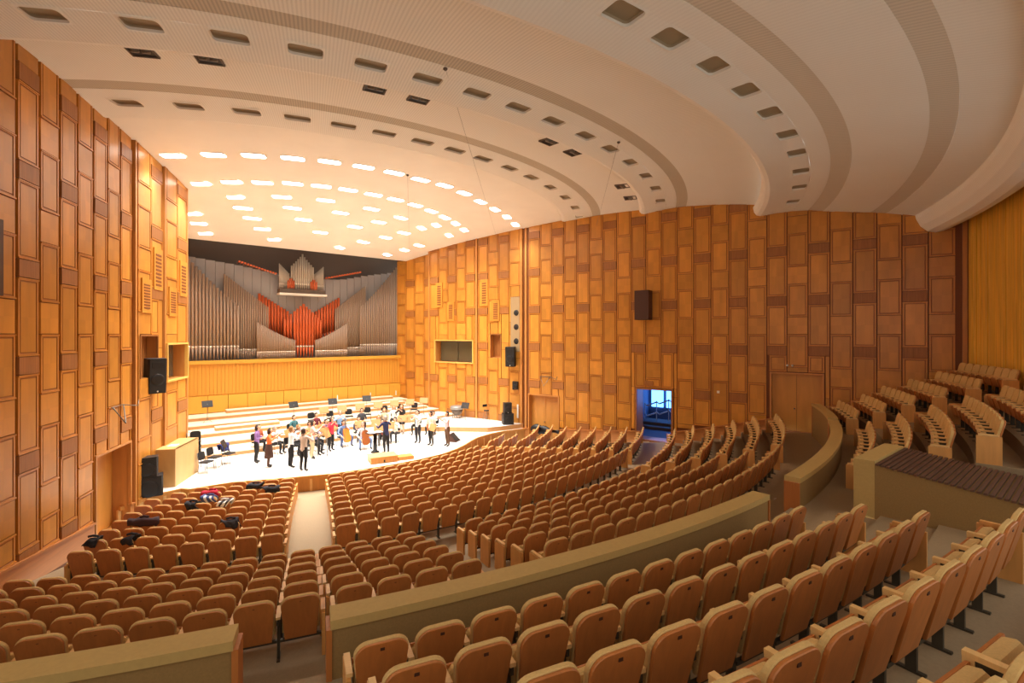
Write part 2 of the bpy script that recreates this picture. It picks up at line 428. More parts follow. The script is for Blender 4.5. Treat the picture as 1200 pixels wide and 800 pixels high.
# the lit rows of downlights over the stage
LIGHTS = [
 [(-8.07,22.18),(-6.87,21.25),(-5.66,20.48),(-4.41,19.88),(-3.17,19.4),(-1.89,19.14),(-0.6,19.03),(0.7,19.13),(1.96,19.19),(3.31,19.6),(4.74,20.27),(6.17,20.94),(7.64,21.75),(9.1,22.76)],
 [(-7.71,26.58),(-6.91,24.9),(-5.86,24.0),(-4.76,23.37),(-3.66,22.77),(-2.54,22.41),(-1.38,22.24),(-0.15,22.23),(1.04,22.33),(2.27,22.61),(3.47,23.06),(4.71,23.71),(5.92,24.45),(7.14,25.36)],
 [(-6.76,29.39),(-5.44,25.95),(-3.62,24.83),(-1.74,24.25),(0.63,24.36),(2.64,25.01),(4.68,26.29),(5.12,25.32),(6.97,26.86)],
 [(-6.37,30.84),(-4.82,27.36),(-2.79,26.19),(-0.48,25.77),(1.91,26.33),(4.11,27.6),(6.32,29.72)],
 [(-5.91,32.47),(-4.13,28.78),(-1.79,27.81),(1.07,27.77),(3.53,28.99),(5.97,31.15)],
 [(-3.32,30.41),(-0.31,29.67),(2.68,30.49),(5.4,32.67)], [(-2.38,32.12),(1.87,32.28)]]
def lit_meshes():
    pts = rounded(0.84, 0.40, 0.12, 3); n = len(pts)
    rim = MB(); rim.rings([[Vector((x*1.06, y*1.1, 0.02)) for x, y in pts], [Vector((x*1.06, y*1.1, -0.015)) for x, y in pts], [Vector((x, y, -0.015)) for x, y in pts], [Vector((x, y, 0.0)) for x, y in pts]], smooth=False, cap0=False, cap1=False)
    df = MB(); df.add([Vector((x, y, -0.005)) for x, y in pts], [tuple(reversed(range(n)))])
    m = mat('lit_downlight_glass', (1.0, 0.93, 0.82, 1), 0.4, emit=DIFFUSER)
    return rim.mesh('rim', M['lamp_rim']), df.mesh('diffuser', m)
rim_me, dif_me = lit_meshes()
lamp_d = bpy.data.lights.new('stage_downlight', 'SPOT'); lamp_d.energy = STAGE_SPOT; lamp_d.color = LAMP_COL
lamp_d.spot_size = math.radians(112); lamp_d.spot_blend = 1.0; lamp_d.shadow_soft_size = 0.25
for k, row in enumerate(LIGHTS):
    for i, (x, y) in enumerate(row):
        z = z_stage(y); r, t = rt(x, y)
        slope = -2*1.4*max(0, (y-16.2))/18.2**2
        o = thing('stage_ceiling_light', 'lit white ceiling light, %s from the left in the %s row over the stage' % (ordn(i), ordn(k)), 'ceiling light', (x, y, z-0.012), math.radians(max(-40, min(40, t)) if k < 3 else t*0.3), 'lit ceiling lights over the stage')
        o.rotation_euler.x = math.atan(slope)*1.0
        link('rim', rim_me, o); link('diffuser', dif_me, o)
        l = bpy.data.objects.new('lamp', lamp_d); COL.objects.link(l); l.parent = o; l.location = (0, 0, -0.06)

# ------------------------------------------------------------------ panelled side walls
PANEL_CACHE = {}
def panel_mesh(w, h, kind, gap=0.022):
    """local: x along, z up, -y out of the wall (into the hall)"""
    key = (round(w, 2), round(h, 2), kind, gap)
    if key in PANEL_CACHE: return PANEL_CACHE[key]
    mb = MB(); a, b = w/2-gap, h/2-0.012
    def loop(i, d): return [Vector((-a+i, d, -b+i)), Vector((a-i, d, -b+i)), Vector((a-i, d, b-i)), Vector((-a+i, d, b-i))]
    if kind == 'framed' and w > 0.45 and h > 0.5:
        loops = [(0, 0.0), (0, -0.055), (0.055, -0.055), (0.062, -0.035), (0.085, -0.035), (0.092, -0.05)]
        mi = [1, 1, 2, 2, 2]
    elif kind == 'strip':
        loops = [(0, 0.0), (0, -0.075), (0.004, -0.075)]; mi = [3, 3]
    else:
        loops = [(0, 0.0), (0, -0.045), (0.006, -0.05)]; mi = [0, 0]
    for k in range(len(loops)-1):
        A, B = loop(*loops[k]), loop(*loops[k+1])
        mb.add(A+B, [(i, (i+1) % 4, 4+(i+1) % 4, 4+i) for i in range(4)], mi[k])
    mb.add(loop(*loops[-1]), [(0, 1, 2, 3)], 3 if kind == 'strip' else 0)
    if kind == 'framed':   # a proud rail along the top and the bottom edge
        for s in (-1, 1):
            zc = s*(b-0.012); mb.box(-a-0.008, a+0.008, -0.075, -0.04, zc-0.016, zc+0.016, 1)
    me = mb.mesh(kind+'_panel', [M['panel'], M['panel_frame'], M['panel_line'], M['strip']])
    PANEL_CACHE[key] = me
    return me

def slab(mb, u0, u1, z0, z1, y, holes, depth, mi=0):
    """front face of a wall with rectangular openings and their reveals"""
    us = sorted({u0, u1, *[v for h in holes for v in h[:2] if u0 < v < u1]}); zs = sorted({z0, z1, *[v for h in holes for v in h[2:4] if z0 < v < z1]})
    for a, b in zip(us, us[1:]):
        for c, d in zip(zs, zs[1:]):
            um, zm = (a+b)/2, (c+d)/2
            if any(h[0] < um < h[1] and h[2] < zm < h[3] for h in holes): continue
            mb.add([(a, y, c), (b, y, c), (b, y, d), (a, y, d)], [(0, 1, 2, 3)], mi)
    for h in holes:
        if not (u0-1e-6 <= h[0] and h[1] <= u1+1e-6): continue
        a, b, c, d = h[:4]; dp = h[4] if len(h) > 4 else depth
        mb.add([(a, y, c), (a, y+dp, c), (a, y+dp, d), (a, y, d)], [(0, 1, 2, 3)], 1)
        mb.add([(b, y, c), (b, y+dp, c), (b, y+dp, d), (b, y, d)], [(3, 2, 1, 0)], 1)
        mb.add([(a, y, d), (b, y, d), (b, y+dp, d), (a, y+dp, d)], [(0, 1, 2, 3)], 1)
        mb.add([(a, y, c), (b, y, c), (b, y+dp, c), (a, y+dp, c)], [(3, 2, 1, 0)], 1)

def cut(rect, holes):
    out = [rect]
    for h in holes:
        nxt = []
        for (a, b, c, d, k) in out:
            if b <= h[0] or a >= h[1] or d <= h[2] or c >= h[3]: nxt.append((a, b, c, d, k)); continue
            if a < h[0]: nxt.append((a, h[0], c, d, 'plain'))
            if b > h[1]: nxt.append((h[1], b, c, d, 'plain'))
            aa, bb = max(a, h[0]), min(b, h[1])
            if d > h[3]: nxt.append((aa, bb, h[3], d, k))
            if c < h[2]: nxt.append((aa, bb, c, h[2], k))
        out = nxt
    return [r for r in out if r[1]-r[0] > 0.1 and r[3]-r[2] > 0.1]

H = 2.3; ZS = 7.42           # vertical period of the panelling, height of one row of dark strips
def wall_frame(name, org, d, mirror):
    """wall object; local x runs along the wall so that -y always points into the hall"""
    root = link(name, None)
    ang = math.atan2(d.y, d.x)
    if mirror: ang += PI      # left wall: local x runs towards the stage
    root.location = (org.x, org.y, 0); root.rotation_euler = (0, 0, ang)
    return tag(root, kind='structure')
def columns(root, cols, y, zlo, zhi, holes, sgn, gap=0.022):
    for (u0, u1, typ) in cols:
        pieces = []
        for n in range(-6, 5):
            zc = ZS + H*n
            if typ == 'A':
                pieces.append((u0, u1, zc-0.215, zc+0.215, 'strip')); pieces.append((u0, u1, zc+0.215, zc+H-0.215, 'framed'))
            else:
                pieces.append((u0, u1, zc-0.75, zc+0.75, 'framed')); pieces.append((u0, u1, zc+0.75, zc+H-0.75, 'plain'))
        for (a, b, c, d, k) in pieces:
            um = (a+b)/2
            lo, hi = zlo(um), zhi(um)
            c2, d2 = max(c, lo), min(d, hi)
            if d2-c2 < 0.12: continue
            if c2 > c+0.05 or d2 < d-0.05: k2 = k if (k == 'strip' or d2-c2 > 0.6) else 'plain'
            else: k2 = k
            for (a3, b3, c3, d3, k3) in cut((a, b, c2, d2, k2), holes):
                if k3 == 'framed' and (d3-c3 < 0.5 or b3-a3 < 0.45): k3 = 'plain'
                # the wall's own axis: sgn -1 turns u (distance from the stage end) into local x
                o = link('strip' if k3 == 'strip' else 'panel', panel_mesh(b3-a3, d3-c3, k3, gap), root, (sgn*(a3+b3)/2, y, (c3+d3)/2))

# --- right wall: local x = u (distance from the organ corner)
def ru(y): return (RO.y-y)/(-RD.y)
wr = wall_frame('wall_right', RO, RD, False)
def r_top(u):
    p = RO+RD*u; r, t = rt(p.x, p.y)
    return (ceil_z(r) if r > 15.6 else z_stage(p.y)) + 0.10
def r_low(u):
    p = RO+RD*u
    if p.y > 22.9: return 0.0
    r, t = rt(p.x, p.y); return zfloor(r, t)+0.55
DOOR_ST = (11.72, 13.78, -0.55, 2.13, 0.30)
EXIT = (18.63, 20.47, 0.22, 2.92, 0.9)
DOOR_RR = (25.1, 27.1, 1.42, 4.05, 0.16)
WIN_R = (3.90, 7.30, 3.97, 5.44, 1.2)
NICHE_R = (8.72, 9.62, 4.37, 5.92, 0.35)
SEGS_R = [(-0.6, 3.28, 0.35), (3.28, 7.6, -0.12), (7.6, 11.16, -0.06), (11.16, 33.2, 0.0)]   # (u0, u1, offset of the face; + is outwards)
mb = MB()
for u0, u1, off in SEGS_R:
    hs = [h for h in (DOOR_ST, EXIT, DOOR_RR, WIN_R, NICHE_R) if u0 <= h[0] < u1]
    slab(mb, u0, u1, -0.9, 13.0, off, hs, 0.4)
for (a, b, oa), (c, d, oc) in zip(SEGS_R, SEGS_R[1:]):
    mb.add([(b, oa, -0.9), (b, oc, -0.9), (b, oc, 13), (b, oa, 13)], [(0, 1, 2, 3)], 1)
mb.build('wall_face', [M['wallbase'], M['post']], wr)
RH = [DOOR_ST, (EXIT[0]-0.12, EXIT[1]+0.12, EXIT[2], EXIT[3]+0.12), (DOOR_RR[0]-.1, DOOR_RR[1]+.1, DOOR_RR[2], DOOR_RR[3]+.1), WIN_R, NICHE_R,
      (10.36, 11.04, 4.79, 8.26)]
def split(u0, u1, n, first): return [(u0+(u1-u0)*i/n, u0+(u1-u0)*(i+1)/n, first if i % 2 == 0 else ('B' if first == 'A' else 'A')) for i in range(n)]
columns(wr, split(-0.6, 3.28, 4, 'B'), 0.35, lambda u: 0.2, r_top, RH, 1)
columns(wr, split(3.36, 7.50, 5, 'A'), -0.12, lambda u: 0.2, r_top, RH, 1)
columns(wr, split(7.70, 11.06, 4, 'A'), -0.06, lambda u: 0.0, r_top, RH, 1)
cols = []
for k in range(-2, 11):
    c = 15.40+1.653*k; cols.append((c-0.413, c+0.413, 'A')); cols.append((c+0.413, c+1.24, 'B'))
cols = [c for c in cols if c[1] < 31.75]
columns(wr, cols, 0.0, r_low, r_top, RH, 1)
# corner posts at the jogs and at the rear corner
for u, off in ((3.28, -0.14), (7.6, -0.13), (11.16, -0.09), (11.45, 0.0), (31.78, 0.0)):
    po = MB(); po.box(-0.07, 0.07, off-0.06, off+0.1, -0.6, 12.9); po.build('post', M['post'] if u < 30 else M['panel_frame'], wr, (u, 0, 0))

# --- left wall: local x = -u (u = distance back from the stage end)
def lu(y): return (LO.y-y)/(-LD.y)
wl = wall_frame('wall_left', LO, LD, True)
def l_top(u):
    p = LO+LD*u; r, t = rt(p.x, p.y)
    return (ceil_z(r) if r > 15.6 else z_stage(p.y)) + 0.10
def l_low(u):
    if u < 4.8: return 0.0
    p = LO+LD*u; r, t = rt(p.x, p.y); return zfloor(r, t)+0.50
DOOR_L = (5.13, 7.33, -0.6, 2.16, 0.5)
WIN_L = (0.12, 2.38, 4.02, 5.45, 1.0)
NICHE_L = (2.95, 4.55, 4.28, 5.86, 0.35)
SEGS_L = [(-0.0, 2.45, -0.16), (2.45, 4.81, -0.08), (4.81, 18.5, 0.0)]
mb = MB()
def flip(h): return (-h[1], -h[0], *h[2:])
for u0, u1, off in SEGS_L:
    slab(mb, -u1, -u0, -0.9, 13.4, off, [flip(h) for h in (DOOR_L, WIN_L, NICHE_L) if u0 <= h[0] < u1], 0.4)
for (a, b, oa), (c, d, oc) in zip(SEGS_L, SEGS_L[1:]):
    mb.add([(-b, oa, -0.9), (-b, oc, -0.9), (-b, oc, 13.4), (-b, oa, 13.4)], [(0, 1, 2, 3)], 1)
mb.add([(0, -0.16, -0.9), (0, 1.4, -0.9), (0, 1.4, 13.4), (0, -0.16, 13.4)], [(0, 1, 2, 3)], 1)
mb.build('wall_face', [M['wallbase'], M['post']], wl)
LH = [flip(h) for h in (DOOR_L, WIN_L, NICHE_L)]
def flipc(cs): return [(-b, -a, t) for a, b, t in cs]
lt = lambda u: l_top(-u); ll = lambda u: l_low(-u)
columns(wl, flipc([(0.06, 1.22, 'A'), (1.22, 2.38, 'B')]), -0.16, ll, lt, LH, 1)
columns(wl, flipc([(2.55, 3.63, 'A'), (3.63, 4.71, 'B')]), -0.08, ll, lt, LH, 1)
cols = []
for k in range(0, 7):
    c = 5.39+1.66*k; cols.append((c-0.415, c+0.415, 'A')); cols.append((c+0.415, c+1.245, 'B'))
columns(wl, flipc(cols), 0.0, ll, lt, LH, 1, 0.05)
for u, off in ((0.03, -0.18), (2.45, -0.16), (4.83, -0.08), (4.62, -0.08)):
    po = MB(); po.box(-0.06, 0.06, off-0.05, off+0.1, -0.6, 12.9); po.build('post', M['post'], wl, (-u, 0, 0))
# blind wall behind the left wall's stage end, out to the organ
mb = MB(); mb.add([(-8.9, 26.6, 0), (-7.6, 36.8, 0), (-7.6, 36.8, 12.6), (-8.9, 26.6, 12.6)], [(0, 1, 2, 3)]); mb.add([(-8.9, 26.6, 0), (-9.4, 25.6, 0), (-9.4, 25.6, 12.6), (-8.9, 26.6, 12.6)], [(0, 1, 2, 3)])
tag(mb.build('wall_stage_left', M['panel']), kind='structure')

# dado bands along both walls (baseboards)
def dado(name, org, d, u0, u1, hfun, lo, holes, parent_off, n=40):
    mb = MB(); pts = []
    nrm = Vector((d.y, -d.x)) if name.endswith('left') else Vector((-d.y, d.x))
    nrm = Vector((-nrm.x, -nrm.y)) if nrm.dot(Vector((0, 30)) - Vector((org.x, org.y))) < 0 else nrm
    us = [u0+(u1-u0)*i/n for i in range(n+1)]
    for a, b in zip(us, us[1:]):
        if any(h[0] < (a+b)/2 < h[1] for h in holes): continue
        vs = []
        for u in (a, b):
            p = org+d*u; zt = hfun(u); zb = lo(u)
            for off, z in ((0.0, zb), (0.09, zb), (0.09, zt-0.06), (0.13, zt-0.06), (0.13, zt), (0.0, zt)):
                q = p+nrm*off; vs.append((q.x, q.y, z))
        mb.add(vs, [(i, i+1, 7+i, 6+i) for i in range(1, 5)] + [(0, 1, 7, 6)])
    return tag(mb.build(name, M['dado']), kind='structure')
def smooth_floor(p):
    r, t = rt(p.x, p.y)
    if r < 20.4: return zfloor(r)
    if r < 21.2: return 0.2
    if r < 26.4: return 0.26+0.232*max(0, (r-21.68))/0.86
    if r < 27.4: return 1.42
    return 2.13+0.345*max(0, (r-28.2))/0.85
dado('baseboard_left', LO, LD, 4.85, 18, lambda u: smooth_floor(LO+LD*u)+0.52, lambda u: smooth_floor(LO+LD*u)-0.15, [DOOR_L], 0)
dado('baseboard_right', RO, RD, 11.2, 33, lambda u: smooth_floor(RO+RD*u)+0.56, lambda u: smooth_floor(RO+RD*u)-0.3, [DOOR_ST, EXIT, DOOR_RR], 0)

# doors
def door(n, root, h, sgn, y, leaves, open_side=None):
    a, b, c, d, dp = h
    if sgn < 0: a, b = -b, -a
    o = tag(link('door_%d' % n, None, root, ((a+b)/2, y, c)), None)
    fr = MB(); w = b-a; hh = d-c
    fr.box(-w/2-0.07, -w/2, -0.09, 0.03, 0, hh+0.07); fr.box(w/2, w/2+0.07, -0.09, 0.03, 0, hh+0.07); fr.box(-w/2, w/2, -0.09, 0.03, hh, hh+0.07)
    fr.build('door_frame', M['post'], o)
    lw = w/leaves
    for i in range(leaves):
        lf = MB(); lf.box(-lw/2+0.006, lw/2-0.006, -0.025, 0.025, 0.01, hh-0.01); lf.box(-lw/2+0.10, lw/2-0.10, -0.032, -0.02, 0.15, hh-0.15)
        le = lf.build('door_leaf', M['door'], o, (-w/2+lw*(i+0.5), dp-0.03, 0))
    bk = MB(); bk.box(-w/2-0.05, w/2+0.05, dp, dp+0.03, -0.05, hh+0.05); bk.build('door_backing', M['wallbase'], o)
    kb = MB(); kb.ell((0, 0, 0), (0.035, 0.05, 0.035), 8, 5); kb.build('door_handle', M['steel'], o, (-w/2+(0.18 if leaves == 1 else lw-0.08), dp-0.1, 1.05))
    return o
door(1, wr, DOOR_ST, 1, 0.0, 2); door(2, wr, DOOR_RR, 1, 0.0, 2); door(3, wl, DOOR_L, -1, 0.0, 1)
# small square lamps over the rear doors, light switches
for u, z in ((25.75, 4.45), (25.95, 4.45)):
    k = MB(); k.ell((0, 0, 0), (0.05, 0.09, 0.05), 8, 5); k.build('door_lamp', M['white'], wr, (u, -0.09, z))
k = MB(); k.box(-.06, .06, -.03, 0, -.06, .06); k.build('wall_switch', M['white'], wr, (ru(12.19), -0.05, 3.03))

# control-room windows and speaker niches
def window(n, root, h, sgn, y):
    a, b, c, d, dp = h
    if sgn < 0: a, b = -b, -a
    w, hh = b-a, d-c
    o = link('window_%d' % n, None, root, ((a+b)/2, y, c))
    fr = MB(); t = 0.07
    fr.box(-w/2-t, w/2+t, -0.12, 0.02, -t, 0); fr.box(-w/2-t, w/2+t, -0.12, 0.02, hh, hh+t); fr.box(-w/2-t, -w/2, -0.12, 0.02, 0, hh); fr.box(w/2, w/2+t, -0.12, 0.02, 0, hh)
    fr.build('window_frame', M['cream_wood'], o)
    bk = MB(); bk.box(-w/2, w/2, dp-0.02, dp, 0, hh); bk.build('window_back', mat('control_room_wall', srgb(120, 112, 88), 0.7), o)
    for i in range(2):
        g = MB(); x0 = -w/2+w*(0.02+0.49*i); g.box(x0, x0+w*0.47, 0.45, 0.46, 0.04, hh-0.04); g.build('pane', M['glassroom'], o)
window(1, wr, WIN_R, 1, -0.12); window(2, wl, WIN_L, -1, -0.16)
for n, (root, h, sgn, y) in enumerate(((wr, NICHE_R, 1, -0.06), (wl, NICHE_L, -1, -0.08))):
    a, b, c, d, dp = h
    if sgn < 0: a, b = -b, -a
    k = MB(); k.box(a, b, y+dp-0.02, y+dp, c, d); k.box(a, a+0.06, y-0.07, y+0.01, c, d); k.box(b-0.06, b, y-0.07, y+0.01, c, d); k.box(a, b, y-0.07, y+0.01, d-0.06, d)
    k.build('niche_lining', M['strip'], root)
# light strip with three loudspeaker holes on the right wall
k = MB(); k.box(10.36, 11.04, -0.12, -0.05, 4.79, 8.26)
sp = k.build('loudspeaker_panel', mat('speaker_panel_beige', srgb(166, 138, 98), 0.6), wr)
for z in (7.25, 6.35, 5.45):
    q = MB(); q.lathe([(0.19, 0), (0.17, 0.02), (0.10, 0.012), (0.04, 0.03), (0.01, 0.03)], n=14, mt=Matrix.Translation((10.78, -0.12, z)) @ Matrix.Rotation(PI/2, 4, 'X'))
    q.build('loudspeaker_cone', M['black'], sp)
# ventilation grilles: dark slots between proud slats
def vent(root, uc, z0, z1, y, w=0.62):
    o = link('vent_grille', None, root, (uc, y, z0)); h = z1-z0
    k = MB(); k.box(-w/2, w/2, -0.06, 0, 0, h); k.build('grille_plate', M['panel'], o)
    n = 9
    for i in range(n):
        s = MB(); s.box(-w/2+0.14, w/2-0.14, -0.07, -0.058, 0, (h-0.3)/n*0.55)
        s.build('slot', M['wallbase'], o, (0, 0, 0.15+(h-0.3)*i/n))
for y0, z1, z0, off in ((29.9, 9.53, 7.8, -0.16), (28.86, 8.14, 6.82, -0.16), (26.1, 9.52, 7.78, -0.10), (25.2, 8.11, 6.75, -0.10)): vent(wr, ru(y0), z0, z1, off)
for y0, z1, z0, off in ((22.15, 7.89, 6.65, -0.12), (23.11, 9.16, 7.57, -0.12), (24.28, 7.80, 6.61, -0.20), (25.38, 9.03, 7.52, -0.20)): vent(wl, -lu(y0), z0, z1, off, 0.8)

# the open exit on the right: a blue-lit corridor with a white railing behind it
ex = tag(link('door_4', None, wr, (0, 0, 0)))
k = MB(); a, b, c, d, dp = EXIT
k.box(a-0.1, a, -0.1, 0.05, c, d+0.1); k.box(b, b+0.1, -0.1, 0.05, c, d+0.1); k.box(a, b, -0.1, 0.05, d, d+0.1)
k.build('door_frame', M['strip'], ex)
k = MB(); k.box(a-1.2, b+4.0, 0.9, 5.5, c-0.05, c); k.box(a-1.2, b+4.0, 0.9, 5.5, d+0.3, d+0.35); k.box(a-1.25, a-1.2, 0.9, 5.5, c, d+0.3); k.box(b+4.0, b+4.05, 0.9, 5.5, c, d+0.3)
k.box(a-1.2, b+4.0, 5.5, 5.55, c, d+0.3); k.build('corridor_shell', M['bluewall'], ex)
for i in range(7):
    k = MB(); x = a-1.0+0.95*i; k.box(x, x+0.75, 5.42, 5.47, c+1.0, d+0.2); k.build('corridor_pane', M['blue'], ex)
for i in range(9):
    k = MB(); x = a-1.1+0.75*i
    zz = c+0.35+0.17*i; k.tube([(x, 4.4, c+0.1), (x, 4.4, zz+1.0)], 0.03); k.tube([(x, 4.4, zz+0.95), (x+0.2, 4.3, zz+0.85), (x+0.75, 4.4, zz+1.1)], 0.045); k.tube([(x, 4.4, zz+0.3), (x+0.2, 4.3, zz+0.2), (x+0.75, 4.4, zz+0.45)], 0.045); k.build('rail', M['white'], ex)
k = MB(); k.box(a-1.2, b+4, 3.0, 5.0, c, c+0.16); k.box(a-1.2, b+4, 3.6, 5.0, c+0.16, c+0.32); k.build('corridor_step', M['dark'], ex)
# exit sign: small amber pictogram plate over the opening
k = MB(); k.box(-0.22, 0.22, -0.03, 0, -0.12, 0.12)
es = tag(k.build('exit_sign', M['strip'], None), 'small brown exit sign plate over the blue-lit doorway', 'sign')
ax_r = math.atan2(RD.y, RD.x)
def on_right(u, y, z):
    p = RO+RD*u; n = Vector((-RD.y, RD.x))
    n = -n if n.x < 0 else n     # outwards
    return Vector((p.x+n.x*y, p.y+n.y*y, z))
es.location = on_right(19.3, -0.08, 3.27); es.rotation_euler = (0, 0, ax_r)
for i, x in enumerate((-0.13, 0.0, 0.13)):
    q = MB(); q.box(x-0.035, x+0.035, -0.036, -0.029, -0.07, 0.05); q.build('pictogram', M['panel_line'], es)

# ------------------------------------------------------------------ rear wall: upright boards on an arc
mb = MB(); r0 = 32.52; t = 14.0; i = 0; tr = tlim(r0, 1, 0.2)
while t < tr:
    w = math.degrees(random.uniform(0.085, 0.13)/r0); dz = random.uniform(0, 0.02)
    a, b = pol(r0-0.03-dz, t), pol(r0-0.03-dz, t+w*0.86); a2, b2 = pol(r0, t), pol(r0, t+w*0.86); c2 = pol(r0, t+w)
    for zz0, zz1 in ((2.8, 11.2),):
        mb.add([(a.x, a.y, zz0), (b.x, b.y, zz0), (b.x, b.y, zz1), (a.x, a.y, zz1), (a2.x, a2.y, zz0), (b2.x, b2.y, zz0), (b2.x, b2.y, zz1), (a2.x, a2.y, zz1), (c2.x, c2.y, zz0), (c2.x, c2.y, zz1)],
               [(0, 1, 2, 3), (4, 0, 3, 7), (1, 5, 6, 2), (5, 8, 9, 6)])
    t += w
tag(mb.build('wall_back', M['plank']), kind='structure')

# ------------------------------------------------------------------ stage
EDGE = [(-9.6, 21.15), (-9.0, 21.75), (-8.3, 22.1), (-7.8, 22.25), (-7.55, 21.95), (-7.06, 21.98), (-6.12, 21.92), (-5.26, 21.60), (-4.12, 21.12), (-2.75, 20.66), (-1.4, 20.45), (0.0, 20.36), (1.4, 20.42), (2.78, 20.66), (3.8, 21.08), (4.7, 21.62), (5.5, 22.2), (6.25, 22.68), (7.5, 23.1), (8.6, 23.2), (10.3, 23.0)]
def edge_y(x):
    for (a, ya), (b, yb) in zip(EDGE, EDGE[1:]):
        if a <= x <= b: return ya+(yb-ya)*(x-a)/(b-a)
    return 22.0
st = link('floor_stage', None); tag(st, kind='structure')
mb = MB(); top = EDGE + [(7.4, 36.5), (-9.0, 36.5)]
mb.prism(top, -0.10, 0.0); mb.build('stage_deck', M['stagefloor'], st)
for (x0, y0), (x1, y1) in zip(EDGE, EDGE[1:]):      # facing boards and posts of the stage front
    d = Vector((x1-x0, y1-y0, 0)); L_ = d.length; ang = math.atan2(d.y, d.x); n = max(1, round(L_/0.75))
    for i in range(n):
        c = (i+0.5)*L_/n; w = L_/n
        p = MB(); p.box(-w/2+0.05, w/2-0.05, 0.05, 0.09, -0.70, -0.10); p.build('facing_panel', M['stagefront'], st, (x0+d.x*c/L_, y0+d.y*c/L_, 0), ang)
        q = MB(); q.box(-w/2-0.05, -w/2+0.05, 0.02, 0.09, -0.70, -0.10); q.build('facing_post', M['armrest'], st, (x0+d.x*c/L_, y0+d.y*c/L_, 0), ang)
    q = MB(); q.box(-0.02, L_+0.02, -0.03, 0.06, -0.12, 0.004); q.build('stage_nosing', M['stagefront'], st, (x0, y0, 0), ang)
# side platform at the right of the stage
mb = MB(); mb.prism([(4.6, 26.3), (6.6, 24.5), (7.6, 23.55), (8.6, 23.35), (10.1, 23.2), (9.4, 25.8), (8.55, 28.6), (5.2, 28.6)], 0.002, 0.28, 1, mi_top=0)
tag(mb.build('floor_side_platform', [M['stagefloor'], M['risedge']]), kind='structure')
# choir risers
RIS = [(26.75, 0.22), (28.35, 0.44), (29.95, 0.66), (31.5, 0.88), (33.0, 1.10)]
for i, (y0, z) in enumerate(RIS):
    xr = wall_x(1, y0) - 0.15 - (0.0 if i else 3.4); xl = -7.9
    mb = MB(); mb.box(xl, xr, y0, 36.4, RIS[i-1][1]-0.02 if i else 0.0, z-0.05, 0); mb.box(xl, xr, y0-0.04, 36.4, z-0.05, z, 1)
    f = MB(); f.box(xl, xr, y0-0.045, y0-0.005, z-0.05, z)
    r_ = tag(mb.build('floor_choir_riser', [M['risedge'], M['riser']]), kind='structure')
for k, (x0, x1, y0, z0, lab) in enumerate(((-4.6, 6.2, 33.6, 1.10, 'long low bench platform on the top choir riser under the organ'), (-5.6, -2.4, 30.3, 0.66, 'short low platform box on the left of the middle riser'), (3.2, 6.4, 32.0, 0.88, 'short low platform box on the right of the fourth riser'), (4.4, 7.3, 30.4, 0.66, 'short low platform box on the right of the third riser'))):
    t = thing('platform_box', lab, 'platform', ((x0+x1)/2, y0, z0), 0, 'loose platforms on the risers')
    w = (x1-x0)/2; q = MB(); q.box(-w, w, 0, 0.5, 0, 0.16); q.build('body', M['risedge'], t); q = MB(); q.box(-w, w, -0.02, 0.52, 0.16, 0.20); q.build('board', M['riser'], t)

# ------------------------------------------------------------------ organ loft front
YO = 34.4
ol = link('wall_organ_loft', None); tag(ol, kind='structure')
XL, XR = -7.6, 7.3
mb = MB(); mb.box(XL, XR, YO+0.02, YO+0.4, 0.9, 4.1); mb.build('loft_front', M['balus'], ol)
q = MB(); n = 74
for i in range(n):       # narrow upright boards, a few pixels each: one joined part
    x = XL+(XR-XL)*i/n; q.box(x+0.008, x+(XR-XL)/n-0.008, YO-0.02-0.008*(i % 3 == 0), YO+0.03, 2.20, 4.08)
tag(q.build('loft_boards', M['balus'], ol), kind='stuff')
for i in range(14):
    w = (XR-XL)/14; p = MB(); p.box(-w/2+0.012, w/2-0.012, -0.10, 0.02, 0, 1.02); p.build('loft_panel', M['balus_pan'], ol, (XL+w*(i+0.5), YO, 1.14))
q = MB(); q.box(XL, XR+0.1, YO-0.16, YO+0.45, 4.08, 4.28); q.build('loft_rail', M['balus_pan'], ol)
q = MB(); q.box(XL, XR, YO+0.4, 36.7, 4.0, 4.10); q.build('loft_floor', M['dark'], ol)
mb = MB(); mb.box(-9.5, 8.5, 36.6, 36.75, 3.9, 12.6); tag(mb.build('wall_rear_stage', M['dark']), kind='structure')
# three small white candle lamps on the loft front
for k, x in enumerate((2.2, 4.6, 6.6)):
    q = MB(); q.lathe([(0.05, 0), (0.05, 0.05), (0.03, 0.06), (0.03, 0.3), (0.012, 0.34)], n=8)
    tag(q.build('microphone_capsule', M['white'], None, (x, 33.95, 1.31)), 'small white upright microphone before the loft panels, %s from the left' % ORD[k], 'microphone', 'white microphones by the loft')

# ------------------------------------------------------------------ pipe organ
org = thing('pipe_organ', 'large pipe organ with zinc and copper pipes above the yellow loft front', 'organ', (0, 35.0, 4.1))
def pipe(x, y, z0, ztop, rad, m, foot=0.55, name='pipe', lip=True):
    """conical foot, bright lip, cylindrical body; heights are hall heights"""
    k = MB(); b = z0-4.1; t = ztop-4.1
    k.lathe([(rad*0.28, b), (rad*0.95, b+foot)], n=10, mi=0)
    if lip: k.lathe([(rad*1.02, b+foot), (rad*1.06, b+foot+0.06), (rad*1.0, b+foot+0.12)], n=10, mi=1)
    k.lathe([(rad, b+foot+(0.12 if lip else 0)), (rad, t), (rad*0.8, t), (rad*0.8, t-0.05)], n=10, mi=0)
    o = k.build(name, [m, M['pipe_lip']], org, (x, y-35.0, 0)); return o
def lerp(a, b, f): return a+(b-a)*f
for i in range(17): f = i/16; pipe(lerp(-6.75, -3.75, f), 35.05, 4.2, lerp(10.9, 7.72, f)+0.1*math.sin(f*PI)*-1.2, lerp(0.085, 0.07, f), M['pipe'], 0.85)
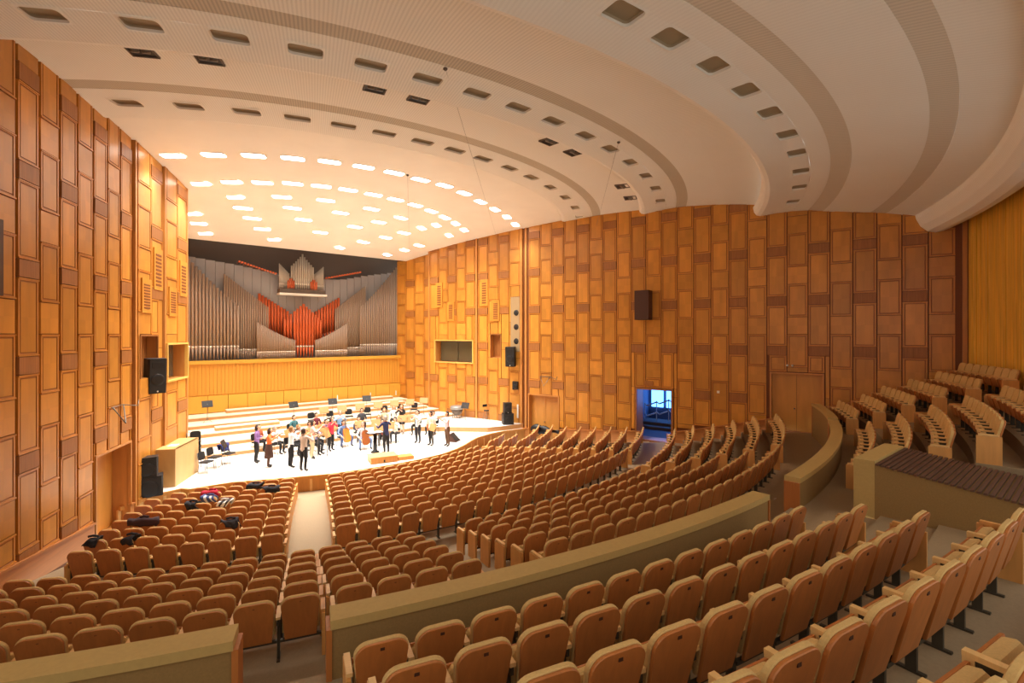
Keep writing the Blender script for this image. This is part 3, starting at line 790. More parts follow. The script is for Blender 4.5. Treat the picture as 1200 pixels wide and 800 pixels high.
for i in range(18): f = i/17; pipe(lerp(4.3, 7.15, f), 35.05, 4.2, 8.0+3.1*(f**1.15), lerp(0.062, 0.07, f), M['pipe'], 0.85)
for i in range(20): f = i/19; pipe(lerp(-4.45, -1.95, f), 35.35, 4.2, lerp(9.7, 7.72, f), 0.056, M['pipe'], 0.62)
for i in range(18): f = i/17; pipe(lerp(2.55, 4.75, f), 35.35, 4.2, lerp(7.75, 9.5, f), 0.056, M['pipe'], 0.62)
for i in range(24): f = i/23; pipe(lerp(-2.65, -0.38, f), 34.86, 4.2, 5.5+1.17*(1-f)**1.25, 0.044, M['pipe'], 0.45)
for i in range(24): f = i/23; pipe(lerp(1.0, 3.18, f), 34.86, 4.2, 5.5+1.17*f**1.25, 0.044, M['pipe'], 0.45)
for i in range(10): f = i/9; pipe(lerp(-2.4, -0.65, f), 35.6, lerp(6.3, 5.7, f)-0.3, lerp(8.6, 7.5, f), 0.085, M['copper'], 0.3, 'copper_pipe', False)
for i in range(10): f = i/9; pipe(lerp(1.05, 2.85, f), 35.6, lerp(5.7, 6.3, f)-0.3, lerp(7.4, 8.55, f), 0.085, M['copper'], 0.3, 'copper_pipe', False)
for i in range(13):
    x = lerp(-0.92, 1.45, i/12); d = abs(x-0.25)/1.2
    inn = abs(x-0.25) < 0.68
    pipe(x, 35.1 if inn else 35.25, 4.2 if inn else 5.0, 8.0-1.1*d, 0.088, M['copper'], 0.8 if inn else 0.5, 'copper_pipe', inn)
q = MB(); q.box(-1.35, 1.75, -0.25, 0.6, 4.46, 4.58); q.build('tower_shelf', M['white'], org)
q = MB(); q.box(-1.3, 1.7, -0.1, 0.6, 4.58, 4.86); q.build('tower_plinth', M['dark'], org)
for i in range(11): x = lerp(-0.52, 0.88, i/10); d = abs(x-0.18)/0.7; pipe(x, 35.05, 8.94, 11.42-0.85*d**0.9, 0.058, M['pipe_tin'], 0.35, 'tower_pipe')
for i in range(9): f = i/8; pipe(lerp(-1.26, -0.66, f), 35.2, 8.94, lerp(10.66, 10.05, f), 0.036, M['pipe_tin'], 0.3, 'tower_pipe'); pipe(lerp(1.02, 1.62, f), 35.2, 8.94, lerp(10.12, 10.68, f), 0.036, M['pipe_tin'], 0.3, 'tower_pipe')
for s in (-0.58, 0.92):
    for i in range(4): pipe(s-0.2+0.12*i, 34.93, 8.94, 9.75-0.14*abs(i-1.5), 0.045, M['copper'], 0.15, 'copper_pipe', False)
# grey case wall behind the pipes, one board per panel; its top dips to the middle
def grey_top(x):
    pts = [(-7.6, 10.85), (-6.18, 10.68), (-3.82, 10.42), (-0.98, 9.97), (0.2, 9.8), (3.13, 9.93), (5.09, 10.38), (7.3, 10.78)]
    for (a, za), (b, zb) in zip(pts, pts[1:]):
        if a <= x <= b: return za+(zb-za)*(x-a)/(b-a)
    return 10.4
for i in range(28):
    w = 14.8/28; x = -7.55+w*(i+0.5); q = MB(); zt = grey_top(x)-4.1
    q.box(-w/2+0.008, w/2-0.008, 0.75, 0.85, 0.05, zt); q.build('case_board', M['organ_back'], org, (x, 0, 0))
# horizontal copper trumpets along the top of the case
for (x0, z0, x1, z1, n) in ((-3.7, 10.5, -1.45, 9.95, 14), (1.9, 9.9, 4.2, 10.45, 14)):
    for i in range(n):
        f = i/(n-1); x = lerp(x0, x1, f); z = lerp(z0, z1, f)-4.1
        L_ = 0.35+0.5*(f if x0 > 0 else 1-f)
        q = MB(); q.tube([(0, 0.7, 0), (0, 0.7-L_*0.8, 0.02), (0, 0.7-L_, 0.03)], [0.02, 0.035, 0.07], n=8); q.build('trumpet_pipe', M['copper'], org, (x, 0, z))

# ------------------------------------------------------------------ parapets between the tiers
def arc_poly(r0, r1, t0, t1, n=24):
    a = [pol(r0, lerp(t0, t1, i/n)) for i in range(n+1)]; b = [pol(r1, lerp(t1, t0, i/n)) for i in range(n+1)]
    return [(p.x, p.y) for p in a+b]
def parapet(name, label, t0, t1, zt=2.80, zb=1.40, r0=27.30, r1=27.62, cap=True):
    t = thing(name, label, 'parapet', pol((r0+r1)/2, (t0+t1)/2, 1.42))
    o = t.location
    sh = lambda P: [(x-o.x, y-o.y) for x, y in P]
    n = max(2, int(abs(t1-t0)/0.8))
    k = MB(); k.prism(sh(arc_poly(r0+0.03, r1-0.03, t0, t1, n)), zb-1.42, zt-0.10-1.42); k.build('upholstered_body', M['parapet'], t)
    k = MB(); k.prism(sh(arc_poly(r0, r1, t0-0.03, t1+0.03, n)), zt-0.10-1.42, zt-1.42); k.build('cap', M['parapet_top'], t)
    for e in (t0, t1):
        s = -0.12 if e == t0 else 0.12
        k = MB(); k.prism(sh(arc_poly(r0+0.01, r1-0.01, e, e+s, 1)), zb-1.42, zt-0.10-1.42); k.build('end_post', M['seat_wood'], t)
    return t
parapet('curved_parapet', 'long curved tan parapet running between the middle and upper seats', -16.5, 0.05)
parapet('curved_parapet', 'short tan parapet end at the bottom left, before the lowest seats', -30, -18.45)
parapet('curved_parapet', 'curved tan parapet sweeping left of the slatted booth', 3.4, 22.0)
parapet('curved_parapet', 'straight-looking wood-capped parapet beside the rear double door', 22.3, 30.6, zt=2.86)

# ------------------------------------------------------------------ slatted booth at the right
bt = thing('slatted_booth', 'tan booth with a brown slatted sloping top, right of the upper seats', 'booth', (2.9, 3.25, 2.13))
def hexa(mb, c, mi=0): mb.add(c, [(0,3,2,1),(4,5,6,7),(0,1,5,4),(1,2,6,5),(2,3,7,6),(3,0,4,7)], mi)
k = MB(); hexa(k, [(-1.0,-2.9,-0.1),(1.1,-2.9,-0.1),(1.1,-0.35,-0.1),(-1.0,-0.35,-0.1),(-1.0,-2.9,0.86),(1.1,-2.9,0.86),(1.1,-0.35,1.17),(-1.0,-0.35,1.17)]); k.build('side_panels', M['parapet'], bt)
k = MB(); k.box(-1.0, 1.1, -0.35, 0.0, -0.02, 1.24); k.build('front_wall', M['parapet_top'], bt)
k = MB(); k.box(-1.06, 1.16, -3.02, -2.9, -0.1, 1.25); k.build('rear_post', M['stagefront'], bt)
k = MB(); k.box(-1.05, -1.0, -2.9, -0.35, -0.02, 0.02); k.build('skirting', M['seat_wood'], bt)
for i in range(30):
    y0 = -0.37-0.0845*i; z0 = 1.17-(-0.35-y0)*0.1216
    q = MB(); q.box(-1.03, 1.13, -0.055, 0, 0.0, 0.035); q.build('slat', M['slat'], bt, (0, y0, z0))
# ------------------------------------------------------------------ the theatre seat
def outline(w, z0, z1, r, taper=0.03, n=5):
    """upright outline, rounded at the top, slightly narrower at the foot"""
    pts = [(-w/2+taper, z0), (w/2-taper, z0)]
    for i in range(n+1):
        a = PI/2*i/n; pts.append((w/2-r+r*math.cos(a), z1-r+r*math.sin(a)))
    for i in range(n+1):
        a = PI/2+PI/2*i/n; pts.append((-w/2+r+r*math.cos(a), z1-r+r*math.sin(a)))
    return pts
def seat_parts():
    """local frame: +y faces the stage, origin on the floor below the top edge of the backrest"""
    lean = lambda z: (0.92-z)*0.24
    def plate(pts, y0, y1, bev):
        k = MB(); P = lambda sc, y: [Vector((x*sc, lean(z)+y, 0.6+(z-0.6)*sc)) for x, z in pts]
        k.rings([P(1-bev, y0), P(1, y0+0.008), P(1, y1-0.008), P(1-bev, y1)], smooth=False); return k
    D = {}
    D['backrest'] = (plate(outline(0.482, 0.27, 0.892, 0.125, 0.04), -0.012, 0.022, 0.015), M['seat_wood'])
    D['back_cushion'] = (plate(outline(0.498, 0.32, 0.902, 0.127, 0.04), 0.022, 0.072, 0.03), M['seat_pad'])
    k = MB()
    mt = Matrix.Translation((0, 0.265, 0.315)) @ Matrix.Rotation(math.radians(-14), 4, 'X')
    k.box(-0.235, 0.235, 0.045, 0.07, 0.0, 0.28, 1, mt)
    P = lambda s, y: [mt @ Vector((x*s, y, 0.15+(z-0.15)*s)) for x, z in [(-0.24, 0.0), (0.24, 0.0), (0.24, 0.23), (0.18, 0.28), (-0.18, 0.28), (-0.24, 0.23)]]
    k.rings([P(0.92, -0.05), P(1, -0.03), P(1, 0.03), P(0.98, 0.045)], 0, smooth=False)
    D['seat_pan'] = (k, [M['seat_pad'], M['seat_wood']])
    k = MB(); k.box(-0.31, -0.252, 0.10, 0.42, 0.585, 0.62); k.box(-0.305, -0.257, 0.36, 0.42, 0.545, 0.587); D['armrest'] = (k, M['armrest'])
    k = MB(); k.box(-0.298, -0.264, 0.18, 0.26, 0.02, 0.585); k.box(-0.302, -0.260, 0.12, 0.34, 0.0, 0.02); k.box(-0.296, -0.266, 0.12, 0.36, 0.50, 0.585); D['stand'] = (k, M['leg'])
    k = MB(); k.box(-0.262, 0.262, 0.17, 0.21, 0.235, 0.27); D['crossbar'] = (k, M['leg'])
    k = MB(); k.box(-0.02, 0.02, lean(0.83)-0.017, lean(0.83)-0.010, 0.815, 0.842); D['number_plate'] = (k, M['plate'])
    k = MB(); k.box(-0.014, 0.014, lean(0.83)-0.0165, lean(0.83)-0.010, 0.82, 0.836); D['small_plate'] = (k, mat('number_plate_bronze', srgb(140, 78, 38), 0.5))
    return D
SEAT = seat_parts()
SEAT_ME = {n: k.mesh(n, m) for n, (k, m) in SEAT.items()}
endk = MB(); endk.box(-0.315, -0.27, 0.06, 0.45, 0.0, 0.58); END_L = endk.mesh('end_panel', M['endpan'])
endk2 = MB(); endk2.box(0.27, 0.315, 0.06, 0.45, 0.0, 0.58); endk2.box(0.255, 0.315, 0.10, 0.42, 0.585, 0.62); END_R = endk2.mesh('end_panel', [M['endpan']])

SEATS = []      # (r, angle, floor z, label, first, last)
PITCH = 0.565
def run(r, zf, ta, tb, block, row, row_word, anchor='a'):
    """seats from angle ta to tb (degrees, left to right), anchored at one end"""
    if tb < ta: return
    dt = math.degrees(PITCH/r); n = int((tb-ta)/dt+0.25)+1
    for i in range(n):
        t = ta+dt*i if anchor == 'a' else tb-dt*(n-1-i)
        SEATS.append([r, t, zf, '%s from left, %s row, %s' % (ordn(i), row_word, block), i == 0, i == n-1])
for i in range(10):
    r = 12.56+0.841*i; zf = zfloor(r)
    rw = ordn(i)
    tl = -19.62-(9-i)*0.19; lim = -31.9-(9-i)*0.80 if i >= 3 else (-36.0, -33.0, -28.5)[2-i]
    run(r, zf, lim, tl, 'front left block', i, rw, 'b')
    run(r, zf, -14.74+(9-i)*0.13, 20.9, 'front centre block', i, rw)
    run(r, zf, 24.2+(9-i)*0.25, tlim(r, 1)-math.degrees(0.75/r) if i > 1 else 34, 'front right block', i, rw)
for i in range(6):
    r = 21.68+0.862*i; zf = 0.26+0.232*i; rw = ordn(i)
    run(r, zf, tlim(r, -1)+math.degrees(1.2/r), -17.5+0.05*i, 'middle left block', i, rw, 'b')
    run(r, zf, -16.0+0.06*i, -11.2-0.14*i, 'middle block before the parapet', i, rw)
    run(r, zf, -6.78-0.29*i, 13.0+0.45*i, 'wide middle block', i, rw)
    run(r, zf, 17.0+0.45*i, tlim(r, 1)-math.degrees(0.9/r), 'middle block by the right wall', i, rw)
for i in range(5):
    r = 28.59+0.865*i; zf = 2.15+0.29*i; rw = ordn(i)
    run(r, zf, -15.7+0.25*i, (-1.3, -2.3, -3.0, -3.4, -4.5)[i], 'above the long parapet', i, rw)
for i in range(6):
    r = 28.42+0.76*i; zf = 2.13+0.35*i; rw = ordn(i)
    run(r, zf, 24.9-0.62*i, tlim(r, 1)-math.degrees(0.45/r), 'rear block by the wall', i, rw)
    run(r, zf, 8.9, 19.3-0.35*i, 'rear block behind the booth', i, rw, 'b')
vis = []
for s in SEATS:
    p = pol(s[0], s[1], s[2]+0.8); q = project(p)
    d = math.hypot(p.x-CAM[0], p.y-CAM[1])
    if q is None or d < 1.5 or not (-70 < q[0] < 1270 and 0 < q[1] < 900): continue
    vis.append((q[2], s, q))
vis.sort(key=lambda a: a[0])
near = [v for v in vis if -20 < v[2][0] < 1220 and v[2][1] < 800][:300]
ids = {id(v[1]) for v in near}
far = [v for v in vis if id(v[1]) not in ids]
for z, s, q in near:
    r, t, zf, lab, first, last = s
    o = thing('theatre_seat', 'tan wood-backed seat, '+lab, 'seat', pol(r, t, zf), math.radians(t), 'folding theatre seats')
    for n in ('backrest', 'back_cushion', 'seat_pan', 'armrest', 'stand', 'crossbar'): link(n, SEAT_ME[n], o)
    link('number_plate', SEAT_ME['number_plate' if 'parapet' in lab and 'above' in lab else 'small_plate'], o)
    if first: link('end_panel', END_L, o)
    if last: link('end_panel', END_R, o)
# the seats beyond those three hundred: one object
FM = [M['seat_wood'], M['seat_pad'], M['armrest'], M['leg'], M['endpan']]
fm = MB(); idx = {'backrest': 0, 'back_cushion': 1, 'armrest': 2, 'stand': 3}
for z, s, q in far:
    r, t, zf, lab, first, last = s; mt = Matrix.Translation(pol(r, t, zf)) @ Matrix.Rotation(math.radians(t), 4, 'Z')
    for n, (k, m) in SEAT.items():
        if n in ('number_plate', 'small_plate', 'crossbar'): continue
        o0 = len(fm.v); fm.v += [tuple(mt @ Vector(v)) for v in k.v]
        for f, mi in zip(k.f, k.m):
            fm.f.append(tuple(i+o0 for i in f)); fm.sm.append(False)
            fm.m.append(idx[n] if n in idx else (1 if mi == 0 else 0))
    for flag, x0, x1 in ((first, -0.315, -0.27), (last, 0.27, 0.315)):
        if flag: fm.box(x0, x1, 0.06, 0.45, 0, 0.58, 4, mt)
tag(fm.build('far_seat_rows', FM), 'remaining distant rows of wood-backed tan seats towards the stage', 'seats', None, 'stuff')

# ------------------------------------------------------------------ loudspeakers
def speaker_mesh(w, d, h):
    b = MB(); b.prism([(-w/2, d), (-w/2, 0.06), (-w/2+0.05, 0), (w/2-0.05, 0), (w/2, 0.06), (w/2, d)], 0, h); g = MB()
    g.box(-w/2+0.05, w/2-0.05, -0.012, 0.0, 0.05, h-0.05)
    c = MB(); c.lathe([(w*0.36, 0), (w*0.34, 0.015), (w*0.2, 0.008), (w*0.08, 0.02)], n=14, mt=Matrix.Translation((0, -0.012, h*0.40)) @ Matrix.Rotation(PI/2, 4, 'X'))
    hn = MB(); hn.box(-w*0.3, w*0.3, -0.022, -0.01, h*0.74, h*0.90)
    return b, g, c, hn
def speaker(name, label, loc, face, w, d, h, tilt=0.0, bracket=None):
    """face: hall direction (x, y) the front looks to; the front is local -y"""
    t = thing(name, label, 'speaker', loc, math.atan2(face[1], face[0])+PI/2)
    t.rotation_euler.x = tilt
    b, g, c, hn = speaker_mesh(w, d, h)
    b.build('cabinet', M['black'], t); gr = g.build('grille', M['grille'], t); c.build('woofer', M['black'], gr); hn.build('horn', M['black'], gr)
    lo = MB(); lo.ell((0, -0.016, 0.08), (0.03, 0.006, 0.03), 8, 4); lo.build('badge', M['white'], gr)
    if bracket: k = MB(); k.tube([(0, d, h*0.55), (0, d+bracket, h*0.6)], 0.03); k.box(-0.12, 0.12, d+bracket-0.02, d+bracket, h*0.5, h*0.75); k.build('bracket', M['black'], t)
speaker('subwoofer', 'black subwoofer on the stage apron by the left door, lower of a stack', (-8.80, 21.78, 0.001), (-0.05, -1), 0.85, 0.55, 0.72)
speaker('loudspeaker', 'black loudspeaker standing on the subwoofer left of the stage', (-8.86, 21.80, 0.722), (-0.05, -1), 0.68, 0.45, 0.70)
speaker('subwoofer', 'black subwoofer at the right end of the stage, lower of a stack', (9.1, 23.42, 0.281), (-0.45, -0.9), 0.68, 0.55, 0.68)
speaker('loudspeaker', 'narrow black loudspeaker on top of the right subwoofer', (9.12, 23.50, 0.962), (-0.45, -0.9), 0.5, 0.42, 0.66)
speaker('wall_loudspeaker', 'large black loudspeaker hung on the left wall over the stage door', (-8.52, 22.4, 3.66), (0.30, -0.95), 0.62, 0.42, 1.30, 0.06, 0.25)
speaker('wall_loudspeaker', 'large black loudspeaker hung on the right wall by the speaker strip', (9.35, 23.6, 3.86), (-0.75, -0.66), 0.62, 0.5, 1.22, 0.08, 0.25)
speaker('wall_loudspeaker', 'small black loudspeaker low on the right wall', (9.72, 23.55, 2.40), (-0.75, -0.66), 0.38, 0.28, 0.50, 0.05, 0.15)
# brown wooden sound boxes high on the side walls
def sound_box(label, loc, ang):
    t = thing('wall_sound_box', label, 'speaker', loc, ang)
    k = MB(); k.box(-0.38, 0.38, -0.62, 0.0, 0, 1.55); k.build('cabinet', M['brownbox'], t)
    k = MB(); k.box(-0.40, -0.375, -0.56, -0.06, 0.06, 1.49); k.build('grille', M['black'], t)
    for z in (0.3, 0.78, 1.26):
        q = MB(); q.lathe([(0.15, 0), (0.12, 0.02), (0.05, 0.01)], n=10, mt=Matrix.Translation((-0.40, -0.3, z)) @ Matrix.Rotation(-PI/2, 4, 'Y')); q.build('driver', M['brownbox'], t)
sound_box('dark brown wooden sound box high on the right wall', on_right(19.1, -0.07, 6.65), ax_r)
pL = LO+LD*12.72; nL = Vector((0.927, -0.3746)); pL = pL+nL*0.07
sound_box('dark brown wooden sound box on the left wall at the frame edge', (pL.x, pL.y, 6.65), math.atan2(LD.y, LD.x)+PI)
# white bar lamp on the right wall
k = MB(); k.box(-0.05, 0.05, -0.05, 0, 0, 0.85); t = tag(k.build('wall_heater_bar', M['white'], None, on_right(10.95, -0.16, 0.62), ax_r), 'slim white upright bar fixed low on the right wall', 'fixture')

# microphone brackets on the walls: a V of tube with a cross arm
def bracket(label, loc, ang):
    t = thing('wall_bracket', label, 'bracket', loc, ang)
    k = MB(); k.tube([(-0.35, -0.1, 0.55), (0, -0.3, 0.0), (0.35, -0.1, 0.55)], 0.018); k.build('vee', M['steel'], t)
    k = MB(); k.tube([(-0.38, -0.06, 0.56), (0.38, -0.06, 0.56)], 0.016); k.tube([(0.36, -0.06, 0.56), (0.9, -0.3, 0.45), (0.95, -0.3, 0.62)], 0.016); k.build('arm', M['steel'], t)
bracket('thin steel V bracket over the left stage door', (lambda p: (p.x, p.y, 2.98))(LO+LD*6.1+nL*0.02), math.atan2(LD.y, LD.x)+PI)
bracket('thin steel V bracket over the right stage door', on_right(12.9, -0.02, 2.75), ax_r)

# ------------------------------------------------------------------ hanging microphone lines
for lab, a, b in (('long thin cable slanting from the ceiling down over the stage', (-3.35, 10.34, 12.45), (9.45, 25.1, 12.18)),
                  ('thin cable slanting from the ceiling at the right', (3.54, 10.48, 12.4), (11.5, 18.4, 12.1)),
                  ('thin vertical cable hanging before the organ', (-0.02, 18.95, 12.72), (7.15, 32.8, 11.7))):
    k = MB(); k.tube([a, b], 0.008, n=4); o = tag(link('microphone_cable', None, None, a), lab, 'cable')
    c = MB(); c.tube([(0, 0, 0), tuple(Vector(b)-Vector(a))], 0.004, n=4); c.build('wire', M['steel'], o)
    c = MB(); c.lathe([(0.05, 0), (0.06, -0.03), (0.03, -0.06)], n=8); c.build('ceiling_rose', M['dark'], o)

# square lighting hatches along the second ceiling lip
for i, (x, y) in enumerate(((-9.43, 14.11), (-8.14, 13.37), (-4.35, 11.85), (-3.08, 11.63), (2.11, 11.78), (3.51, 12.09), (8.13, 13.94), (9.93, 14.89))):
    r, t_ = rt(x, y); r = 19.55; p = pol(r, t_, prof_z(SEC2, r)-0.005)
    t = thing('lighting_hatch', 'open square spotlight hatch in the ceiling, %s from the left' % ORD[i], 'ceiling hatch', p, math.radians(t_), 'spotlight hatches in the ceiling')
    k = MB(); w = 0.28
    for a in range(4):
        mt = Matrix.Rotation(a*PI/2, 4, 'Z'); k.box(-w-0.02, w+0.02, w-0.02, w+0.02, -0.03, 0.03, 0, mt)
    k.build('hatch_frame', M['dark'], t)
    k = MB(); k.box(-w, w, -w, w, 0.0, 0.01); k.build('hatch_back', M['black'], t)
    for dx in (-0.12, 0.12):
        q = MB(); q.lathe([(0.09, -0.02), (0.10, 0.08), (0.05, 0.12)], n=10, c=(0, 0, -0.05), mt=Matrix.Translation((dx, 0, 0)) @ Matrix.Rotation(0.4, 4, 'X')); q.build('spotlight', M['steel'], t)

# ------------------------------------------------------------------ organ console left of the stage
t = thing('organ_console', 'oak organ console with stacked keyboards standing at the left of the stage', 'console', (-7.95, 22.62, 0.0), math.atan2(2.0, 0.97)-PI/2)
k = MB()   # side profile with the cut corner, extruded along local y; keyboards to local -x
prof = [(0, 0), (0, 1.46), (-0.95, 1.46), (-1.25, 1.18), (-1.25, 0.95), (-0.98, 0.95), (-0.98, 0)]
k.add([(x, 0, z) for x, z in prof] + [(x, 0.06, z) for x, z in prof] , [tuple(range(7)), tuple(reversed(range(7, 14)))] + [(i, 7+i, 7+(i+1) % 7, (i+1) % 7) for i in range(7)])
k.build('near_end', M['console'], t)
k = MB(); k.add([(x, 2.14, z) for x, z in prof] + [(x, 2.2, z) for x, z in prof], [tuple(range(7)), tuple(reversed(range(7, 14)))] + [(i, 7+i, 7+(i+1) % 7, (i+1) % 7) for i in range(7)]); k.build('far_end', M['console'], t)
k = MB(); k.box(-0.06, 0, 0.06, 2.14, 0, 1.46); k.box(-0.98, 0, 0.06, 2.14, 1.42, 1.46); k.build('back_panel', M['console'], t)
for i in range(3):
    k = MB(); k.box(-1.35+0.12*i, -0.7, 0.25, 1.95, 0.62+0.13*i, 0.66+0.13*i); m_ = k.build('manual', M['armrest'], t)
    q = MB(); q.box(-1.34+0.12*i, -1.12+0.12*i, 0.3, 1.9, 0.66+0.13*i, 0.68+0.13*i); q.build('keys', M['white'], m_)
k = MB(); k.box(-0.5, -0.2, 0.5, 0.9, 1.46, 1.475); k.build('score', M['white'], t)

# ------------------------------------------------------------------ stage furniture
def chair_meshes():
    D = {}
    k = MB(); k.prism(rounded(0.44, 0.42, 0.08, 3), 0.43, 0.48); D['seat'] = (k, 'pad')
    k = MB(); P = [(x, z) for x, z in rounded(0.40, 0.34, 0.10, 3)]
    k.rings([[Vector((x, -0.20-0.12*(z+0.17), 0.70+z)) for x, z in P], [Vector((x, -0.23-0.12*(z+0.17), 0.70+z)) for x, z in P]], smooth=False); D['backrest'] = (k, 'pad')
    k = MB()
    k.tube([(-0.2, -0.19, 0.44), (-0.2, -0.26, 0.85)], 0.012); k.tube([(0.2, -0.19, 0.44), (0.2, -0.26, 0.85)], 0.012); D['back_frame'] = (k, 'metal')
    for i, (x, y) in enumerate(((-.19, .18), (.19, .18), (-.19, -.18), (.19, -.18))):
        k = MB(); k.tube([(x, y, 0.44), (x*1.1, y*1.2, 0.0)], 0.012); D['leg%d' % i] = (k, 'metal')
    return {n: k.mesh(n, M['black'] if m == 'pad' else M['steel']) for n, (k, m) in D.items()}
CH = chair_meshes()
def face_rot(p, target): return -math.atan2(target[0]-p[0], target[1]-p[1])
def stage_chair(p, label, target=(0, 22)):
    t = thing('stage_chair', label, 'chair', p, face_rot(p, target), 'black chairs on the stage')
    for n, me in CH.items(): link('leg' if n.startswith('leg') else n, me, t)
    return t
def stand_meshes(deskmat):
    k = MB(); mt = Matrix.Translation((0, 0, 1.05)) @ Matrix.Rotation(math.radians(25), 4, 'X')
    k.box(-0.27, 0.27, -0.01, 0.01, -0.17, 0.19, 0, mt); k.box(-0.27, 0.27, -0.07, 0.0, -0.185, -0.165, 0, mt); d = k.mesh('desk', deskmat)
    k = MB(); k.tube([(0, 0.02, 0.12), (0, 0.02, 1.05)], 0.013); p = k.mesh('pole', M['steel'])
    L_ = []
    for i in range(3):
        a = 2*PI*i/3+0.5; k = MB(); k.tube([(0, 0.02, 0.22), (0.25*math.cos(a), 0.02+0.25*math.sin(a), 0.012)], 0.010); L_.append(k.mesh('leg', M['steel']))
    return d, p, L_
SM_W = stand_meshes(mat('stand_beech', srgb(196, 138, 84), 0.5, grain=((8, 2, 2), 0.12))); SM_B = stand_meshes(M['black'])
def music_stand(p, label, wood, target=(0, 22)):
    t = thing('music_stand', label, 'music stand', p, face_rot(p, target), 'music stands on the stage')
    d, po, L_ = SM_W if wood else SM_B
    link('desk', d, t); link('pole', po, t)
    for l in L_: link('leg', l, t)

# ------------------------------------------------------------------ people: a skinned skeleton baked to one mesh
def skeleton(pose):
    V = {}; E = []
    def v(n, p, r, reg, par=None):
        V[n] = (Vector(p), r, reg)
        if par: E.append((par, n))
    seated = pose.get('seat', False); dz = -0.42 if seated else 0.0
    lean = pose.get('lean', 0.03)
    v('pelvis', (0, 0, 0.93+dz), (0.135, 0.105), 'bottom')
    v('waist', (0, lean*0.3, 1.06+dz), (0.125, 0.095), 'top', 'pelvis')
    v('chest', (0, lean*0.8, 1.29+dz), (0.165, 0.115), 'top', 'waist')
    v('collar', (0, lean, 1.42+dz), (0.085, 0.065), 'top', 'chest')
    v('neck', (0, lean+0.01, 1.49+dz), (0.048, 0.048), 'skin', 'collar')
    hx = pose.get('turn', 0.0)
    v('jaw', (hx*0.3, lean+0.035, 1.545+dz), (0.062, 0.07), 'skin', 'neck')
    v('head', (hx*0.4, lean+0.03, 1.625+dz), (0.075, 0.092), 'skin', 'jaw')
    v('crown', (hx*0.4, lean+0.015, 1.70+dz), (0.055, 0.065), 'skin', 'head')
    for s, n in ((-1, 'L'), (1, 'R')):
        v('sh'+n, (s*0.175, lean*0.9, 1.385+dz), (0.058, 0.058), 'top', 'collar')
        el, wr = pose['arm'+n]
        slv = 'top' if pose.get('sleeve', 1) else 'skin'
        el, wr = Vector(el)+Vector((0, 0, dz)), Vector(wr)+Vector((0, 0, dz))
        v('el'+n, el, (0.042, 0.042), 'top', 'sh'+n)
        v('fo'+n, el.lerp(wr, 0.55), (0.036, 0.036), slv, 'el'+n)
        v('wr'+n, wr, (0.025, 0.025), 'skin', 'fo'+n)
        d = (wr-el).normalized(); side = Vector((-s, 0, 0)); side = (side-d*side.dot(d)).normalized(); up = d.cross(side)
        v('pa'+n, wr+d*0.055, (0.034, 0.018), 'skin', 'wr'+n)
        for i, (o, ln) in enumerate(((-0.027, 0.068), (-0.009, 0.080), (0.009, 0.074), (0.027, 0.058))):
            b = wr+d*0.095+side*o; v('f%d%s' % (i, n), b, (0.009, 0.009), 'skin', 'pa'+n); v('g%d%s' % (i, n), b+d*ln*0.7+up*0.03*(1 if s < 0 else -1), (0.007, 0.007), 'skin', 'f%d%s' % (i, n))
        b = wr+d*0.03+side*0.04; v('t'+n, b, (0.011, 0.011), 'skin', 'wr'+n); v('u'+n, b+d*0.04+side*0.02, (0.008, 0.008), 'skin', 't'+n)
        if seated:
            sp = pose.get('spread', 0.13)
            v('hip'+n, (s*0.09, 0.05, 0.905+dz), (0.095, 0.085), 'bottom', 'pelvis'); v('thigh'+n, (s*(0.09+sp)/2*1.1, 0.25, 0.53), (0.085, 0.08), 'bottom', 'hip'+n)
            v('kn'+n, (s*sp, 0.45, 0.515), (0.062, 0.062), 'bottom', 'thigh'+n)
            v('cal'+n, (s*sp, 0.44, 0.32), (0.054, 0.054), 'bottom', 'kn'+n); v('an'+n, (s*sp, 0.40, 0.085), (0.040, 0.040), 'bottom', 'cal'+n)
            v('to'+n, (s*(sp+0.02), 0.56, 0.038), (0.042, 0.032), 'shoe', 'an'+n)
        else:
            st_ = pose.get('stance', 0.10)
            v('hip'+n, (s*0.085, 0, 0.88), (0.098, 0.095), 'bottom', 'pelvis'); v('thigh'+n, (s*st_*0.95, 0.015, 0.68), (0.082, 0.082), 'bottom', 'hip'+n)
            v('kn'+n, (s*st_, 0.02, 0.49), (0.058, 0.058), 'bottom', 'thigh'+n); v('cal'+n, (s*st_, -0.01, 0.32), (0.055, 0.055), 'bottom', 'kn'+n)
            v('an'+n, (s*st_, -0.03, 0.085), (0.042, 0.042), 'bottom', 'cal'+n); v('to'+n, (s*(st_+0.03), 0.13, 0.036), (0.042, 0.030), 'shoe', 'an'+n)
    return V, E
REG = {'skin': 0, 'top': 1, 'bottom': 2, 'shoe': 3}
BODY = {}
